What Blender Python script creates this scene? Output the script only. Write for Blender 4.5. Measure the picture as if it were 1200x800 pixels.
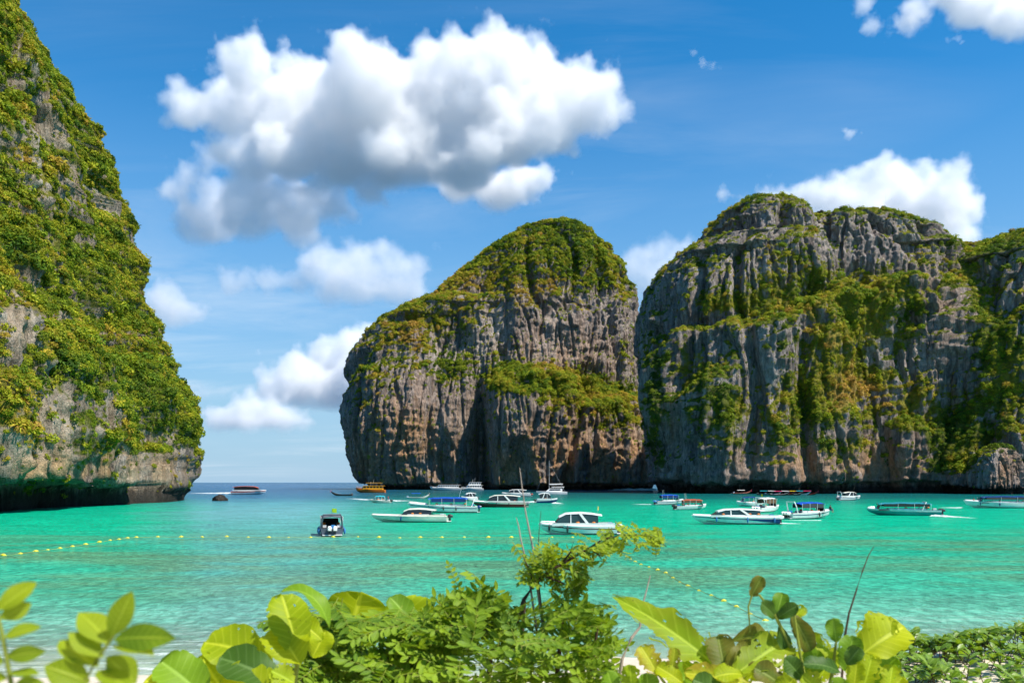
import bpy, math, random
import numpy as np
from mathutils import Vector, Matrix, Euler

# ------------------------------------------------------------------ clear
for _o in list(bpy.data.objects):
    bpy.data.objects.remove(_o, do_unlink=True)
scene = bpy.context.scene
C = scene.collection
R = math.radians

# ------------------------------------------------------------------ camera
CAM_H = 6.0
FPX = 1000.0                 # focal length in photo pixels (photo 1200 x 800)
HORIZON = 565.0
cam_data = bpy.data.cameras.new("camera")
cam = bpy.data.objects.new("camera", cam_data)
C.objects.link(cam)
cam.location = (0, 0, CAM_H)
cam.rotation_euler = (R(90), 0, 0)
cam_data.sensor_fit = 'HORIZONTAL'
cam_data.sensor_width = 36.0
cam_data.lens = 36.0 * FPX / 1200.0
cam_data.shift_y = (HORIZON - 400.0) / 1200.0
cam_data.clip_start = 0.05
cam_data.clip_end = 120000
cam_data.dof.use_dof = True
cam_data.dof.focus_distance = 120.0
cam_data.dof.aperture_fstop = 30.0 / 7.0   # a few mm of aperture
scene.camera = cam

# ------------------------------------------------------------------ light
SUN_EL, SUN_AZ = 55.0, 119.0    # azimuth clockwise from +Y (straight ahead): sun to the right, a little behind the camera
world = bpy.data.worlds.new("World")
scene.world = world
world.use_nodes = True
wt = world.node_tree
wt.nodes.clear()
sky = wt.nodes.new('ShaderNodeTexSky')
sky.sky_type = 'NISHITA'
sky.sun_disc = False
sky.sun_elevation = R(SUN_EL)
sky.sun_rotation = R(SUN_AZ)
sky.altitude = 0
sky.air_density = 1.0
sky.dust_density = 0.2
sky.ozone_density = 6.0
bg = wt.nodes.new('ShaderNodeBackground')
bg.inputs['Strength'].default_value = 0.112
wo = wt.nodes.new('ShaderNodeOutputWorld')
wt.links.new(bg.outputs[0], wo.inputs['Surface'])

sun_data = bpy.data.lights.new("sun", 'SUN')
sun_data.energy = 4.9
sun_data.angle = R(0.53)
sun_data.color = (1.0, 0.93, 0.82)
sun = bpy.data.objects.new("sun", sun_data)
C.objects.link(sun)
_sd = Vector((math.sin(R(SUN_AZ)) * math.cos(R(SUN_EL)), math.cos(R(SUN_AZ)) * math.cos(R(SUN_EL)), math.sin(R(SUN_EL))))
sun.rotation_euler = _sd.to_track_quat('Z', 'Y').to_euler()
sun.location = _sd * 400

scene.view_settings.view_transform = 'Standard'
scene.view_settings.look = 'None'
scene.view_settings.gamma = 1.0
scene.view_settings.exposure = 0.66
scene.view_settings.use_curve_mapping = False
scene.cycles.use_denoising = True
scene.cycles.denoiser = 'OPENIMAGEDENOISE'
scene.cycles.max_bounces = 14
scene.cycles.diffuse_bounces = 4
scene.cycles.glossy_bounces = 3
scene.cycles.transmission_bounces = 4
scene.cycles.transparent_max_bounces = 8
scene.cycles.volume_bounces = 12
scene.cycles.use_adaptive_sampling = True
scene.cycles.adaptive_threshold = 0.02
scene.cycles.caustics_reflective = False
scene.cycles.caustics_refractive = False

# ------------------------------------------------------------------ helpers
def P(px, py, Y):
    """a point of the place seen at photo pixel (px, py) at distance Y ahead"""
    return np.array(((px - 600.0) / FPX * Y, Y, CAM_H + (HORIZON - py) / FPX * Y))

def dist_of(py):
    """distance of the water surface at photo row py"""
    return CAM_H * FPX / (py - HORIZON)

def tag(o, label=None, cat=None, group=None, kind=None):
    if label: o['label'] = label
    if cat: o['category'] = cat
    if group: o['group'] = group
    if kind: o['kind'] = kind
    return o

def mesh_obj(name, V, F, mat=None, parent=None, smooth=False, loc=None):
    me = bpy.data.meshes.new(name)
    V = np.asarray(V, dtype=np.float32).reshape(-1, 3)
    if isinstance(F, np.ndarray):
        n, k = F.shape
        me.vertices.add(len(V)); me.vertices.foreach_set('co', V.ravel())
        me.loops.add(n * k); me.loops.foreach_set('vertex_index', F.astype(np.int32).ravel())
        me.polygons.add(n)
        me.polygons.foreach_set('loop_start', np.arange(0, n * k, k, dtype=np.int32))
        me.update(calc_edges=True)
        me.validate()
    else:
        me.from_pydata([tuple(map(float, v)) for v in V], [], [tuple(int(i) for i in f) for f in F])
    if smooth:
        me.polygons.foreach_set('use_smooth', np.ones(len(me.polygons), dtype=bool))
    me.update()
    o = bpy.data.objects.new(name, me)
    C.objects.link(o)
    if mat: me.materials.append(mat)
    if parent: o.parent = parent
    if loc is not None: o.location = loc
    return o

def empty(name, loc=(0, 0, 0), rz=0.0):
    o = bpy.data.objects.new(name, None)
    o.empty_display_size = 0.5
    C.objects.link(o)
    o.location = loc
    o.rotation_euler = (0, 0, rz)
    return o

# ---- numpy gradient noise
_rs = np.random.RandomState(7)
_perm = np.concatenate([_rs.permutation(256)] * 3).astype(np.int64)
_grad = _rs.normal(size=(256, 3)); _grad /= np.linalg.norm(_grad, axis=1)[:, None]
_grad = _grad.astype(np.float32)

def noise3(p):
    p = np.asarray(p, dtype=np.float32)
    i = np.floor(p).astype(np.int64)
    f = p - i
    i &= 255
    w = f * f * f * (f * (f * 6 - 15) + 10)
    out = 0
    for dx in (0, 1):
        wx = w[:, 0] if dx else 1 - w[:, 0]
        hx = _perm[i[:, 0] + dx]
        for dy in (0, 1):
            wy = w[:, 1] if dy else 1 - w[:, 1]
            hy = _perm[hx + i[:, 1] + dy]
            for dz in (0, 1):
                wz = w[:, 2] if dz else 1 - w[:, 2]
                g = _grad[_perm[hy + i[:, 2] + dz]]
                d = (f - np.array((dx, dy, dz), dtype=np.float32))
                out = out + wx * wy * wz * (g * d).sum(1)
    return out * 1.6

def fbm(p, octaves=4, gain=0.5, lac=2.03):
    a, s, t = 1.0, 0.0, 0.0
    for k in range(octaves):
        s = s + a * noise3(p + k * 17.31)
        t += a
        a *= gain
        p = p * lac
    return s / t

def ridged(p, octaves=4, gain=0.5, lac=2.1):
    a, s, t = 1.0, 0.0, 0.0
    for k in range(octaves):
        s = s + a * (1 - 2 * np.abs(noise3(p + k * 11.7)))
        t += a
        a *= gain
        p = p * lac
    return s / t

def sstep(a, b, x):
    t = np.clip((x - a) / (b - a), 0, 1)
    return t * t * (3 - 2 * t)

# ---- shader node helpers
def new_mat(name):
    m = bpy.data.materials.new(name)
    m.use_nodes = True
    nt = m.node_tree
    nt.nodes.clear()
    out = nt.nodes.new('ShaderNodeOutputMaterial')
    return m, nt, out

def N(nt, kind, **kw):
    n = nt.nodes.new(kind)
    for k, v in kw.items():
        setattr(n, k, v)
    return n

def put(nt, sock, v):
    if isinstance(v, bpy.types.NodeSocket):
        nt.links.new(v, sock)
    elif v is not None:
        if hasattr(sock.default_value, '__len__') and not hasattr(v, '__len__'):
            v = (v, v, v) if len(sock.default_value) == 3 else (v, v, v, 1)
        elif hasattr(v, '__len__') and len(sock.default_value) == 4 and len(v) == 3:
            v = (*v, 1)
        sock.default_value = v

def math_(nt, op, a, b=None, c=None, clamp=False):
    n = N(nt, 'ShaderNodeMath', operation=op, use_clamp=clamp)
    for s, v in zip(n.inputs, (a, b, c)):
        put(nt, s, v)
    return n.outputs[0]

def mixc(nt, f, a, b, mode='MIX'):
    n = N(nt, 'ShaderNodeMix', data_type='RGBA', blend_type=mode)
    put(nt, n.inputs[0], f); put(nt, n.inputs[6], a); put(nt, n.inputs[7], b)
    return n.outputs[2]

def ramp(nt, f, stops, interp='LINEAR'):
    n = N(nt, 'ShaderNodeValToRGB')
    n.color_ramp.interpolation = interp
    els = n.color_ramp.elements
    while len(els) < len(stops):
        els.new(0.5)
    for e, (p, c) in zip(els, stops):
        e.position = p
        e.color = (c, c, c, 1) if not hasattr(c, '__len__') else (*c[:3], 1)
    put(nt, n.inputs[0], f)
    return n.outputs[0]

def noise_tex(nt, vec, scale, detail=4, rough=0.55, dist=0.0):
    n = N(nt, 'ShaderNodeTexNoise')
    put(nt, n.inputs['Vector'], vec)
    n.inputs['Scale'].default_value = scale
    n.inputs['Detail'].default_value = detail
    n.inputs['Roughness'].default_value = rough
    n.inputs['Distortion'].default_value = dist
    return n.outputs[0]

def mapping(nt, vec, scale=(1, 1, 1), rot=(0, 0, 0), loc=(0, 0, 0)):
    n = N(nt, 'ShaderNodeMapping')
    put(nt, n.inputs['Vector'], vec)
    n.inputs['Scale'].default_value = scale
    n.inputs['Rotation'].default_value = rot
    n.inputs['Location'].default_value = loc
    return n.outputs[0]

def principled(nt, out, base, rough=0.6, spec=0.3, metal=0.0, normal=None, **kw):
    b = N(nt, 'ShaderNodeBsdfPrincipled')
    put(nt, b.inputs['Base Color'], base)
    put(nt, b.inputs['Roughness'], rough)
    put(nt, b.inputs['Specular IOR Level'], spec)
    put(nt, b.inputs['Metallic'], metal)
    if normal is not None: put(nt, b.inputs['Normal'], normal)
    for k, v in kw.items():
        put(nt, b.inputs[k], v)
    if out is not None:
        nt.links.new(b.outputs[0], out.inputs['Surface'])
    return b

def bump(nt, height, strength=0.5, dist=0.1, normal=None):
    n = N(nt, 'ShaderNodeBump')
    put(nt, n.inputs['Height'], height)
    put(nt, n.inputs['Strength'], strength)
    n.inputs['Distance'].default_value = dist
    if normal is not None: put(nt, n.inputs['Normal'], normal)
    return n.outputs[0]

# ------------------------------------------------------------------ sky: Nishita, deepened, with sea-level haze at the horizon and thin cirrus
def build_sky():
    nt = wt
    tc = N(nt, 'ShaderNodeTexCoord')
    sx = N(nt, 'ShaderNodeSeparateXYZ'); put(nt, sx.inputs[0], tc.outputs['Generated'])
    z = math_(nt, 'MAXIMUM', sx.outputs[2], 0.0)
    h = N(nt, 'ShaderNodeHueSaturation')
    h.inputs['Saturation'].default_value = 1.55
    h.inputs['Hue'].default_value = 0.492
    put(nt, h.inputs['Color'], sky.outputs[0])
    hz = ramp(nt, z, [(0.0, 0.95), (0.07, 0.86), (0.16, 0.66), (0.28, 0.34), (0.40, 0.10), (0.6, 0.0)])
    deep = mixc(nt, 1.0, h.outputs[0], (0.58, 0.97, 0.99), 'MULTIPLY')
    col = mixc(nt, hz, deep, (2.3, 3.35, 4.5))
    # cirrus on a plane far up
    inv = math_(nt, 'DIVIDE', 1.0, math_(nt, 'ADD', z, 0.12))
    vx = math_(nt, 'MULTIPLY', sx.outputs[0], inv); vy = math_(nt, 'MULTIPLY', sx.outputs[1], inv)
    cb = N(nt, 'ShaderNodeCombineXYZ'); put(nt, cb.inputs[0], vx); put(nt, cb.inputs[1], vy)
    v = mapping(nt, cb.outputs[0], (0.55, 1.5, 1), (0, 0, R(-14)))
    n1 = noise_tex(nt, v, 1.3, 7, 0.62, 0.8)
    n2 = noise_tex(nt, cb.outputs[0], 0.9, 2, 0.5)
    c = math_(nt, 'MULTIPLY', ramp(nt, n1, [(0.45, 0.0), (0.75, 1.0)]), ramp(nt, n2, [(0.38, 0.0), (0.66, 1.0)]))
    c = math_(nt, 'MULTIPLY', c, ramp(nt, z, [(0.0, 0.3), (0.12, 0.7), (0.28, 0.55), (0.45, 0.15)]))
    col = mixc(nt, c, col, (5.0, 5.5, 6.0))
    put(nt, bg.inputs['Color'], col)
build_sky()
# ------------------------------------------------------------------ clouds: real volumes in the sky, each one a cauliflower of puffs
CLOUD_MODE = 'FOG'
def cloud_mat(name, dens, noise_scale, zb=None, fade=1.0):
    m, nt, out = new_mat(name)
    pv = N(nt, 'ShaderNodeVolumePrincipled')
    pv.inputs['Color'].default_value = (0.978, 0.978, 0.98, 1)
    pv.inputs['Anisotropy'].default_value = 0.15
    if CLOUD_MODE == 'FOG':
        at = N(nt, 'ShaderNodeAttribute', attribute_name='density')
        tc = N(nt, 'ShaderNodeTexCoord')
        nz = noise_tex(nt, tc.outputs['Object'], noise_scale, 6, 0.64)
        e = math_(nt, 'SUBTRACT', at.outputs['Fac'], math_(nt, 'MULTIPLY', math_(nt, 'SUBTRACT', nz, 0.34), 2.2))
        e = math_(nt, 'MULTIPLY', math_(nt, 'MAXIMUM', e, 0.0), dens * 1.6)
        if zb is not None:      # the condensation level: vapour ends in a flat, slightly ragged base
            sz = N(nt, 'ShaderNodeSeparateXYZ'); put(nt, sz.inputs[0], tc.outputs['Object'])
            hgt = math_(nt, 'ADD', math_(nt, 'DIVIDE', math_(nt, 'SUBTRACT', sz.outputs[2], zb), fade), math_(nt, 'MULTIPLY', math_(nt, 'SUBTRACT', nz, 0.5), 1.6))
            e = math_(nt, 'MULTIPLY', e, ramp(nt, hgt, [(0.0, 0.0), (1.0, 1.0)]))
        put(nt, pv.inputs['Density'], e)
        pv.inputs['Density Attribute'].default_value = ''
    else:
        pv.inputs['Density'].default_value = dens
        pv.inputs['Density Attribute'].default_value = ''
    nt.links.new(pv.outputs[0], out.inputs['Volume'])
    return m

def cloud_group(voxel, mat, namp, nscale, band):
    g = bpy.data.node_groups.new('cloud_puffs', 'GeometryNodeTree')
    g.interface.new_socket('Geometry', in_out='INPUT', socket_type='NodeSocketGeometry')
    g.interface.new_socket('Geometry', in_out='OUTPUT', socket_type='NodeSocketGeometry')
    gi = g.nodes.new('NodeGroupInput'); go = g.nodes.new('NodeGroupOutput')
    mp = g.nodes.new('GeometryNodeMeshToPoints')
    ra = g.nodes.new('GeometryNodeInputNamedAttribute'); ra.data_type = 'FLOAT'; ra.inputs[0].default_value = 'rad'
    g.links.new(gi.outputs[0], mp.inputs['Mesh']); g.links.new(ra.outputs[0], mp.inputs['Radius'])
    pv = g.nodes.new('GeometryNodePointsToVolume')
    pv.resolution_mode = 'VOXEL_SIZE'
    pv.inputs['Voxel Size'].default_value = voxel
    pv.inputs['Density'].default_value = 1.0
    rr = g.nodes.new('GeometryNodeInputNamedAttribute'); rr.data_type = 'FLOAT'; rr.inputs[0].default_value = 'rad'
    g.links.new(mp.outputs[0], pv.inputs['Points']); g.links.new(rr.outputs[0], pv.inputs['Radius'])
    last = pv.outputs[0]
    if True:
        vm = g.nodes.new('GeometryNodeVolumeToMesh')
        vm.resolution_mode = 'GRID'
        vm.inputs['Threshold'].default_value = 0.1
        g.links.new(last, vm.inputs['Volume'])
        sp = g.nodes.new('GeometryNodeSetPosition')
        g.links.new(vm.outputs[0], sp.inputs['Geometry'])
        nz = g.nodes.new('ShaderNodeTexNoise'); nz.inputs['Scale'].default_value = nscale; nz.inputs['Detail'].default_value = 6; nz.inputs['Roughness'].default_value = 0.6
        sb = g.nodes.new('ShaderNodeVectorMath'); sb.operation = 'SUBTRACT'; sb.inputs[1].default_value = (.5, .5, .5)
        sc = g.nodes.new('ShaderNodeVectorMath'); sc.operation = 'SCALE'; sc.inputs['Scale'].default_value = namp
        g.links.new(nz.outputs['Color'], sb.inputs[0]); g.links.new(sb.outputs[0], sc.inputs[0]); g.links.new(sc.outputs[0], sp.inputs['Offset'])
        mv = g.nodes.new('GeometryNodeMeshToVolume'); mv.resolution_mode = 'VOXEL_SIZE'
        mv.inputs['Voxel Size'].default_value = voxel
        mv.inputs['Interior Band Width'].default_value = band
        mv.inputs['Density'].default_value = 1.0
        g.links.new(sp.outputs[0], mv.inputs['Mesh'])
        last = mv.outputs[0]
    sm = g.nodes.new('GeometryNodeSetMaterial'); sm.inputs['Material'].default_value = mat
    g.links.new(last, sm.inputs['Geometry']); g.links.new(sm.outputs[0], go.inputs[0])
    return g

def puffs(lobes, Y, rng, levels=2, depth=0.9, base=None, grow=0.98, back=0.4):
    pts, rad = [], []
    k = Y / FPX
    def rec(c, r, lv):
        pts.append(c); rad.append(r)
        if lv == 0: return
        for _ in range(14 if lv == 2 else 8):
            d = rng.normal(size=3); d /= np.linalg.norm(d)
            if d[2] < -0.55: d[2] *= -0.5
            rr = r * rng.uniform(0.26, 0.5)
            rec(c + d * (r * rng.uniform(0.8, 1.0)), rr, lv - 1)
    for (px, py, rp) in lobes:
        c = P(px, py, Y); c[1] += rng.uniform(-1, 1) * depth * rp * k + back * rp * k
        rec(c, rp * k * grow, levels)
    pts = np.array(pts); rad = np.array(rad)
    if base is not None:
        zb = P(600, base, Y)[2]
        keep = pts[:, 2] + rad * 0.2 > zb
        pts, rad = pts[keep], rad[keep]
        lowp = pts[:, 2] - rad < zb
        pts[lowp, 2] = np.maximum(pts[lowp, 2], zb + rad[lowp] * 0.55)
    return pts, rad

def cloud(label, lobes, Y, dens, seed, voxpx=1.9, namp=15, band=13, **kw):
    rng = np.random.RandomState(seed)
    pts, rad = puffs(lobes, Y, rng, **kw)
    k = Y / FPX
    c0 = pts.mean(0)
    me = bpy.data.meshes.new('cloud')
    me.vertices.add(len(pts)); me.vertices.foreach_set('co', (pts - c0).astype(np.float32).ravel())
    a = me.attributes.new('rad', 'FLOAT', 'POINT'); a.data.foreach_set('value', rad.astype(np.float32))
    o = bpy.data.objects.new('cloud', me); C.objects.link(o); o.location = c0
    zb = None if kw.get('base') is None else P(600, kw['base'], Y)[2] - c0[2]
    m = cloud_mat('cloud_vapour', dens, 0.042 / k, zb, 20 * k)
    me.materials.append(m)
    md = o.modifiers.new('puffs', 'NODES'); md.node_group = cloud_group(voxpx * k, m, namp * k, 0.055 / k, band * k)
    tag(o, label, 'cloud', kind='structure')
    return o

cloud('largest white cumulus cloud with a grey flat base, above the domed island',
      [(215,120,32),(190,136,14),(265,103,48),(290,83,38),(345,108,55),(375,83,35),(430,108,55),(455,80,38),(510,98,60),(545,70,46),(585,63,46),(610,70,48),(645,93,50),(683,113,46),(708,130,32),(733,138,14),
       (330,148,55),(400,156,60),(470,158,62),(540,153,58),(600,140,50),(650,143,42),(280,178,34),(330,186,36),(390,190,38),(450,188,36),(510,182,34),(570,172,32),(630,166,30),(255,168,26)], 2600, 0.020, 3, base=204)
cloud('grey shaded cloud with white upper left edge, hanging under the largest cloud',
      [(205,225,24),(225,205,22),(250,185,24),(272,168,18),(288,165,12),(240,240,40),(300,240,45),(350,245,40),(392,240,28),(412,248,16),(225,262,34),(290,262,36),(345,265,30)], 2900, 0.013, 5, base=288)
cloud('ragged white strip of cloud left of the small white cloud, below the grey cloud base',
      [(348,216,17),(372,213,21),(400,211,24),(430,211,27),(456,209,24),(385,222,18)], 2750, 0.02, 6, base=238)
cloud('small bright white cloud alone just above the domed island, right of the grey clouds',
      [(512,205,24),(530,212,26),(555,214,30),(585,212,34),(612,204,30),(638,197,23),(600,222,24),(540,224,24)], 3000, 0.025, 7, base=240)
cloud('pale thin bank of cloud left of the domed island summit',
      [(262,325,22),(285,322,20),(315,328,22),(345,328,20),(375,312,32),(392,305,26),(425,312,36),(455,308,30),(485,308,22),(470,335,34),(420,340,34),(380,340,26)], 5200, 0.0055, 8, base=360)
cloud('white cumulus low over the sea touching the left shoulder of the domed island',
      [(328,458,30),(350,442,34),(372,428,34),(398,425,40),(420,412,34),(440,445,50),(390,455,40),(345,462,28)], 7500, 0.009, 9, base=484)
cloud('white cumulus low over the sea beside the wooded left headland',
      [(248,490,26),(275,482,28),(305,480,26),(314,464,14),(330,490,26),(352,494,18),(290,495,22)], 7000, 0.009, 10, base=512)
cloud('small pale cloud peeping past the edge of the wooded left headland',
      [(198,350,28),(214,362,22),(188,375,34)], 5600, 0.006, 11, base=384)
cloud('faint cloud puff low beside the wooded left headland',
      [(240,460,17),(260,458,12),(225,464,18)], 8000, 0.004, 12, base=474)
cloud('towering white cumulus rising behind the summit of the right cliff',
      [(1018,206,26),(1040,194,24),(1060,206,30),(1070,232,42),(1100,240,44),(1130,245,28),(1020,250,52),(1080,272,54),(1130,275,28),(985,258,34),(1110,292,30)], 4200, 0.014, 13, base=334)
cloud('low white cloud peeking over the crest of the right cliff',
      [(848,226,14),(872,227,14),(905,230,22),(928,229,23),(952,230,28),(978,228,24),(1000,235,22)], 3900, 0.016, 14, base=266)
cloud('white cloud cut by the top edge of the sky on the right',
      [(1085,0,24),(1110,-2,30),(1150,-4,38),(1190,2,32),(1220,0,34)], 2700, 0.02, 15, base=32)
cloud('ragged little cloud beside the cloud at the top right edge',
      [(1010,8,17),(1030,18,18),(1050,22,12),(1068,27,19),(1080,30,12)], 2800, 0.018, 16, base=48)
cloud('tiny lone cloud puff above the tall cumulus',
      [(992,154,8),(1001,153,8),(1009,156,6)], 3600, 0.02, 17)
cloud('tiny cloud puff under the ragged little cloud at top right',
      [(1112,45,7),(1121,47,8),(1129,49,6)], 3000, 0.022, 18)
cloud('tiny wispy cloud right of the largest cloud',
      [(813,63,7),(825,68,9),(837,73,8),(848,76,6)], 3000, 0.014, 19)
cloud('hazy low cloud in the gap between the domed island and the right cliff',
      [(745,310,30),(775,298,30),(800,300,30),(770,330,36),(820,310,36)], 6000, 0.0036, 20, base=352)
# ------------------------------------------------------------------ sea
def sea_material():
    m, nt, out = new_mat('sea_water')
    geo = N(nt, 'ShaderNodeNewGeometry')
    pos = geo.outputs['Position']
    wz = noise_tex(nt, mapping(nt, pos, (1 / 60.0, 1 / 28.0, 1)), 1.0, 5, 0.62, 0.8)
    wz2 = noise_tex(nt, mapping(nt, pos, (1 / 13.0, 1 / 4.5, 1)), 1.0, 5, 0.65, 0.6)
    sx = N(nt, 'ShaderNodeSeparateXYZ'); put(nt, sx.inputs[0], pos)
    X, Y = sx.outputs[0], sx.outputs[1]
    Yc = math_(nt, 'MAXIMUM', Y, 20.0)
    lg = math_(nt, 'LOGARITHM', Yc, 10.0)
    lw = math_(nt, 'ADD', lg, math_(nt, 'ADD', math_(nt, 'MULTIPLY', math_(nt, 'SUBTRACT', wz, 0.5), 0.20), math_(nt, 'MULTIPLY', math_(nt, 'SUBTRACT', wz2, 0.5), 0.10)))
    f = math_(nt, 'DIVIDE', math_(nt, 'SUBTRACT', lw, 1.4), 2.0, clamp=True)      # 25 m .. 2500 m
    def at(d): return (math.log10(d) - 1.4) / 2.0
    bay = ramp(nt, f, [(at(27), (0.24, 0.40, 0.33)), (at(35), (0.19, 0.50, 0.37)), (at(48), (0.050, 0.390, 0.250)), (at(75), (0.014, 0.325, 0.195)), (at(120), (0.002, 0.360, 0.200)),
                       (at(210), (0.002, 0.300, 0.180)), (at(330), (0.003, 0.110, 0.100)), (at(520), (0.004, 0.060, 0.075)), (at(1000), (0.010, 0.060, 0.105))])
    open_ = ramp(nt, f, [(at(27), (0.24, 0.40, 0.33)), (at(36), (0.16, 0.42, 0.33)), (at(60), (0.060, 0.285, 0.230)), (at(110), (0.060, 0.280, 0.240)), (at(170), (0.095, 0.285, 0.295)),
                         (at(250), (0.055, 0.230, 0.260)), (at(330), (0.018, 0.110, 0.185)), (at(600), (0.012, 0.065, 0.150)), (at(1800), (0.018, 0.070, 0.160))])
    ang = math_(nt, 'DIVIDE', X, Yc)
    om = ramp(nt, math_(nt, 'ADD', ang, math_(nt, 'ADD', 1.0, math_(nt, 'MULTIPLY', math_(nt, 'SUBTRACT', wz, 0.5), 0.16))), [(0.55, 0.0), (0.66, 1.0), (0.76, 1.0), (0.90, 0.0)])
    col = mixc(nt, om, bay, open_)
    # olive patches in the water colour, in a band off the shore
    pt = noise_tex(nt, mapping(nt, pos, (1 / 22.0, 1 / 9.0, 1), loc=(3.3, 1.2, 0)), 1.0, 5, 0.6, 0.4)
    band = ramp(nt, f, [(at(42), 0.0), (at(50), 0.7), (at(80), 0.7), (at(115), 0.0)])
    col = mixc(nt, math_(nt, 'MULTIPLY', band, ramp(nt, pt, [(0.42, 0.0), (0.57, 0.9)])), col, (0.110, 0.205, 0.095))
    # foam threads where the ripples break on the sand
    fo = noise_tex(nt, mapping(nt, pos, (1 / 4.5, 1 / 0.9, 1)), 1.0, 6, 0.7, 1.2)
    fb = ramp(nt, f, [(at(25.5), 1.0), (at(28), 0.85), (at(33), 0.40), (at(44), 0.0)])
    foam = math_(nt, 'MULTIPLY', fb, ramp(nt, fo, [(0.50, 0.0), (0.62, 1.0)]))
    col = mixc(nt, foam, col, (0.62, 0.66, 0.62))
    # ripples
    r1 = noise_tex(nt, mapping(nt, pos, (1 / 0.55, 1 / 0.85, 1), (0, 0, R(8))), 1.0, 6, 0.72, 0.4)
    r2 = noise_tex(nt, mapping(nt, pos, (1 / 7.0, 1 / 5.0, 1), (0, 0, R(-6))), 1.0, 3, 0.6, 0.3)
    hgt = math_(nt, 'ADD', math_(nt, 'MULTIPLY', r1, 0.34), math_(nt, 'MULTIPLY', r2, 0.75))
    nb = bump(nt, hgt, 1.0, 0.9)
    lit = ramp(nt, math_(nt, 'ADD', math_(nt, 'MULTIPLY', r1, 0.75), math_(nt, 'MULTIPLY', r2, 0.25)), [(0.34, 0.52), (0.50, 1.0), (0.63, 1.55)])  # light and dark of the ripples painted into the water colour
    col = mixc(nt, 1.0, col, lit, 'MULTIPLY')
    df = N(nt, 'ShaderNodeBsdfDiffuse'); put(nt, df.inputs['Color'], col); put(nt, df.inputs['Normal'], nb)
    gl = N(nt, 'ShaderNodeBsdfGlossy'); gl.inputs['Roughness'].default_value = 0.10; put(nt, gl.inputs['Normal'], nb)
    gl.inputs['Color'].default_value = (0.9, 1, 1, 1)
    fr = N(nt, 'ShaderNodeFresnel'); fr.inputs['IOR'].default_value = 1.30; put(nt, fr.inputs['Normal'], nb)
    fac = math_(nt, 'MINIMUM', math_(nt, 'MULTIPLY', fr.outputs[0], 0.58), 0.38)
    mx = N(nt, 'ShaderNodeMixShader'); put(nt, mx.inputs[0], fac)
    nt.links.new(df.outputs[0], mx.inputs[1]); nt.links.new(gl.outputs[0], mx.inputs[2])
    tp = N(nt, 'ShaderNodeBsdfTransparent'); tp.inputs[0].default_value = (0.86, 0.97, 0.94, 1)
    cl = math_(nt, 'MULTIPLY', ramp(nt, f, [(at(25.3), 1.0), (at(28), 0.72), (at(38), 0.22), (at(55), 0.0)]), math_(nt, 'SUBTRACT', 1.0, foam))
    m2 = N(nt, 'ShaderNodeMixShader'); put(nt, m2.inputs[0], cl)
    nt.links.new(mx.outputs[0], m2.inputs[1]); nt.links.new(tp.outputs[0], m2.inputs[2])
    nt.links.new(m2.outputs[0], out.inputs['Surface'])
    return m
def axis(lo, hi, mid, n):
    a = np.linspace(mid[0], mid[1], n)
    left = -np.geomspace(-lo if lo < 0 else 1, 1, 20) + 0
    return a
_xs = np.concatenate([-np.geomspace(60000, 160, 24), np.linspace(-150, 150, 41), np.geomspace(160, 60000, 24)])
_ys = np.concatenate([np.linspace(22, 120, 30), np.geomspace(130, 60000, 40)])
_gx, _gy = np.meshgrid(_xs, _ys)
_V = np.stack([_gx, _gy, np.zeros_like(_gx)], -1).reshape(-1, 3)
def open_grid_faces(r, c):
    i = np.arange(r - 1)[:, None] * c; j = np.arange(c - 1)[None]
    return np.stack([i + j, i + j + 1, i + c + j + 1, i + c + j], -1).reshape(-1, 4)
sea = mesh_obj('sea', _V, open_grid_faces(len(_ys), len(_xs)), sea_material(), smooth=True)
tag(sea, 'turquoise bay water paling to sand near the shore and deep blue offshore', 'sea', kind='structure')

# ------------------------------------------------------------------ sand: dune, beach and sea bed, one sheet
m, nt, out = new_mat('coral_sand')
geo = N(nt, 'ShaderNodeNewGeometry'); pos = geo.outputs['Position']
n1 = noise_tex(nt, pos, 0.8, 5, 0.6); n2 = noise_tex(nt, pos, 40.0, 4, 0.7)
c = mixc(nt, n1, (0.54, 0.47, 0.36), (0.66, 0.60, 0.49))
c = mixc(nt, 1.0, c, ramp(nt, n2, [(0.3, 0.75), (0.7, 1.15)]), 'MULTIPLY')
principled(nt, out, c, 0.9, 0.1, normal=bump(nt, math_(nt, 'ADD', math_(nt, 'MULTIPLY', n1, 2.0), math_(nt, 'MULTIPLY', n2, 0.1)), 0.6, 0.12))
_xs = np.concatenate([-np.geomspace(60000, 40, 26), np.linspace(-36, 36, 145), np.geomspace(40, 60000, 26)])
_ys = np.concatenate([-np.geomspace(300, 13, 8), np.linspace(-12, 36, 145), np.geomspace(38, 60000, 34)])
_gx, _gy = np.meshgrid(_xs, _ys)
_edge = 5.2 + 3.2 * sstep(1.2, 3.2, _gx)
_t = _gy - _edge
_z = np.interp(_t, [-400, 0, 2.2, 12, 21.5, 36, 130, 600], [4.35, 4.35, 3.3, 0.95, 0.0, -1.5, -6.0, -14.0])
_p = np.stack([_gx, _gy, 0 * _gx], -1).reshape(-1, 3)
_near = (np.abs(_gx) < 60) & (_gy < 60)
_z = _z + np.where(_near, (fbm(_p / 2.6, 3) * 0.10 + fbm(_p / 9 + 3, 2) * 0.12).reshape(_gx.shape), 0)
beach = mesh_obj('beach', np.stack([_gx, _gy, _z], -1).reshape(-1, 3), open_grid_faces(len(_ys), len(_xs)), m, smooth=True)
tag(beach, 'pale coral sand of the dune and beach under the foreground plants', 'beach', kind='structure')
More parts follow.
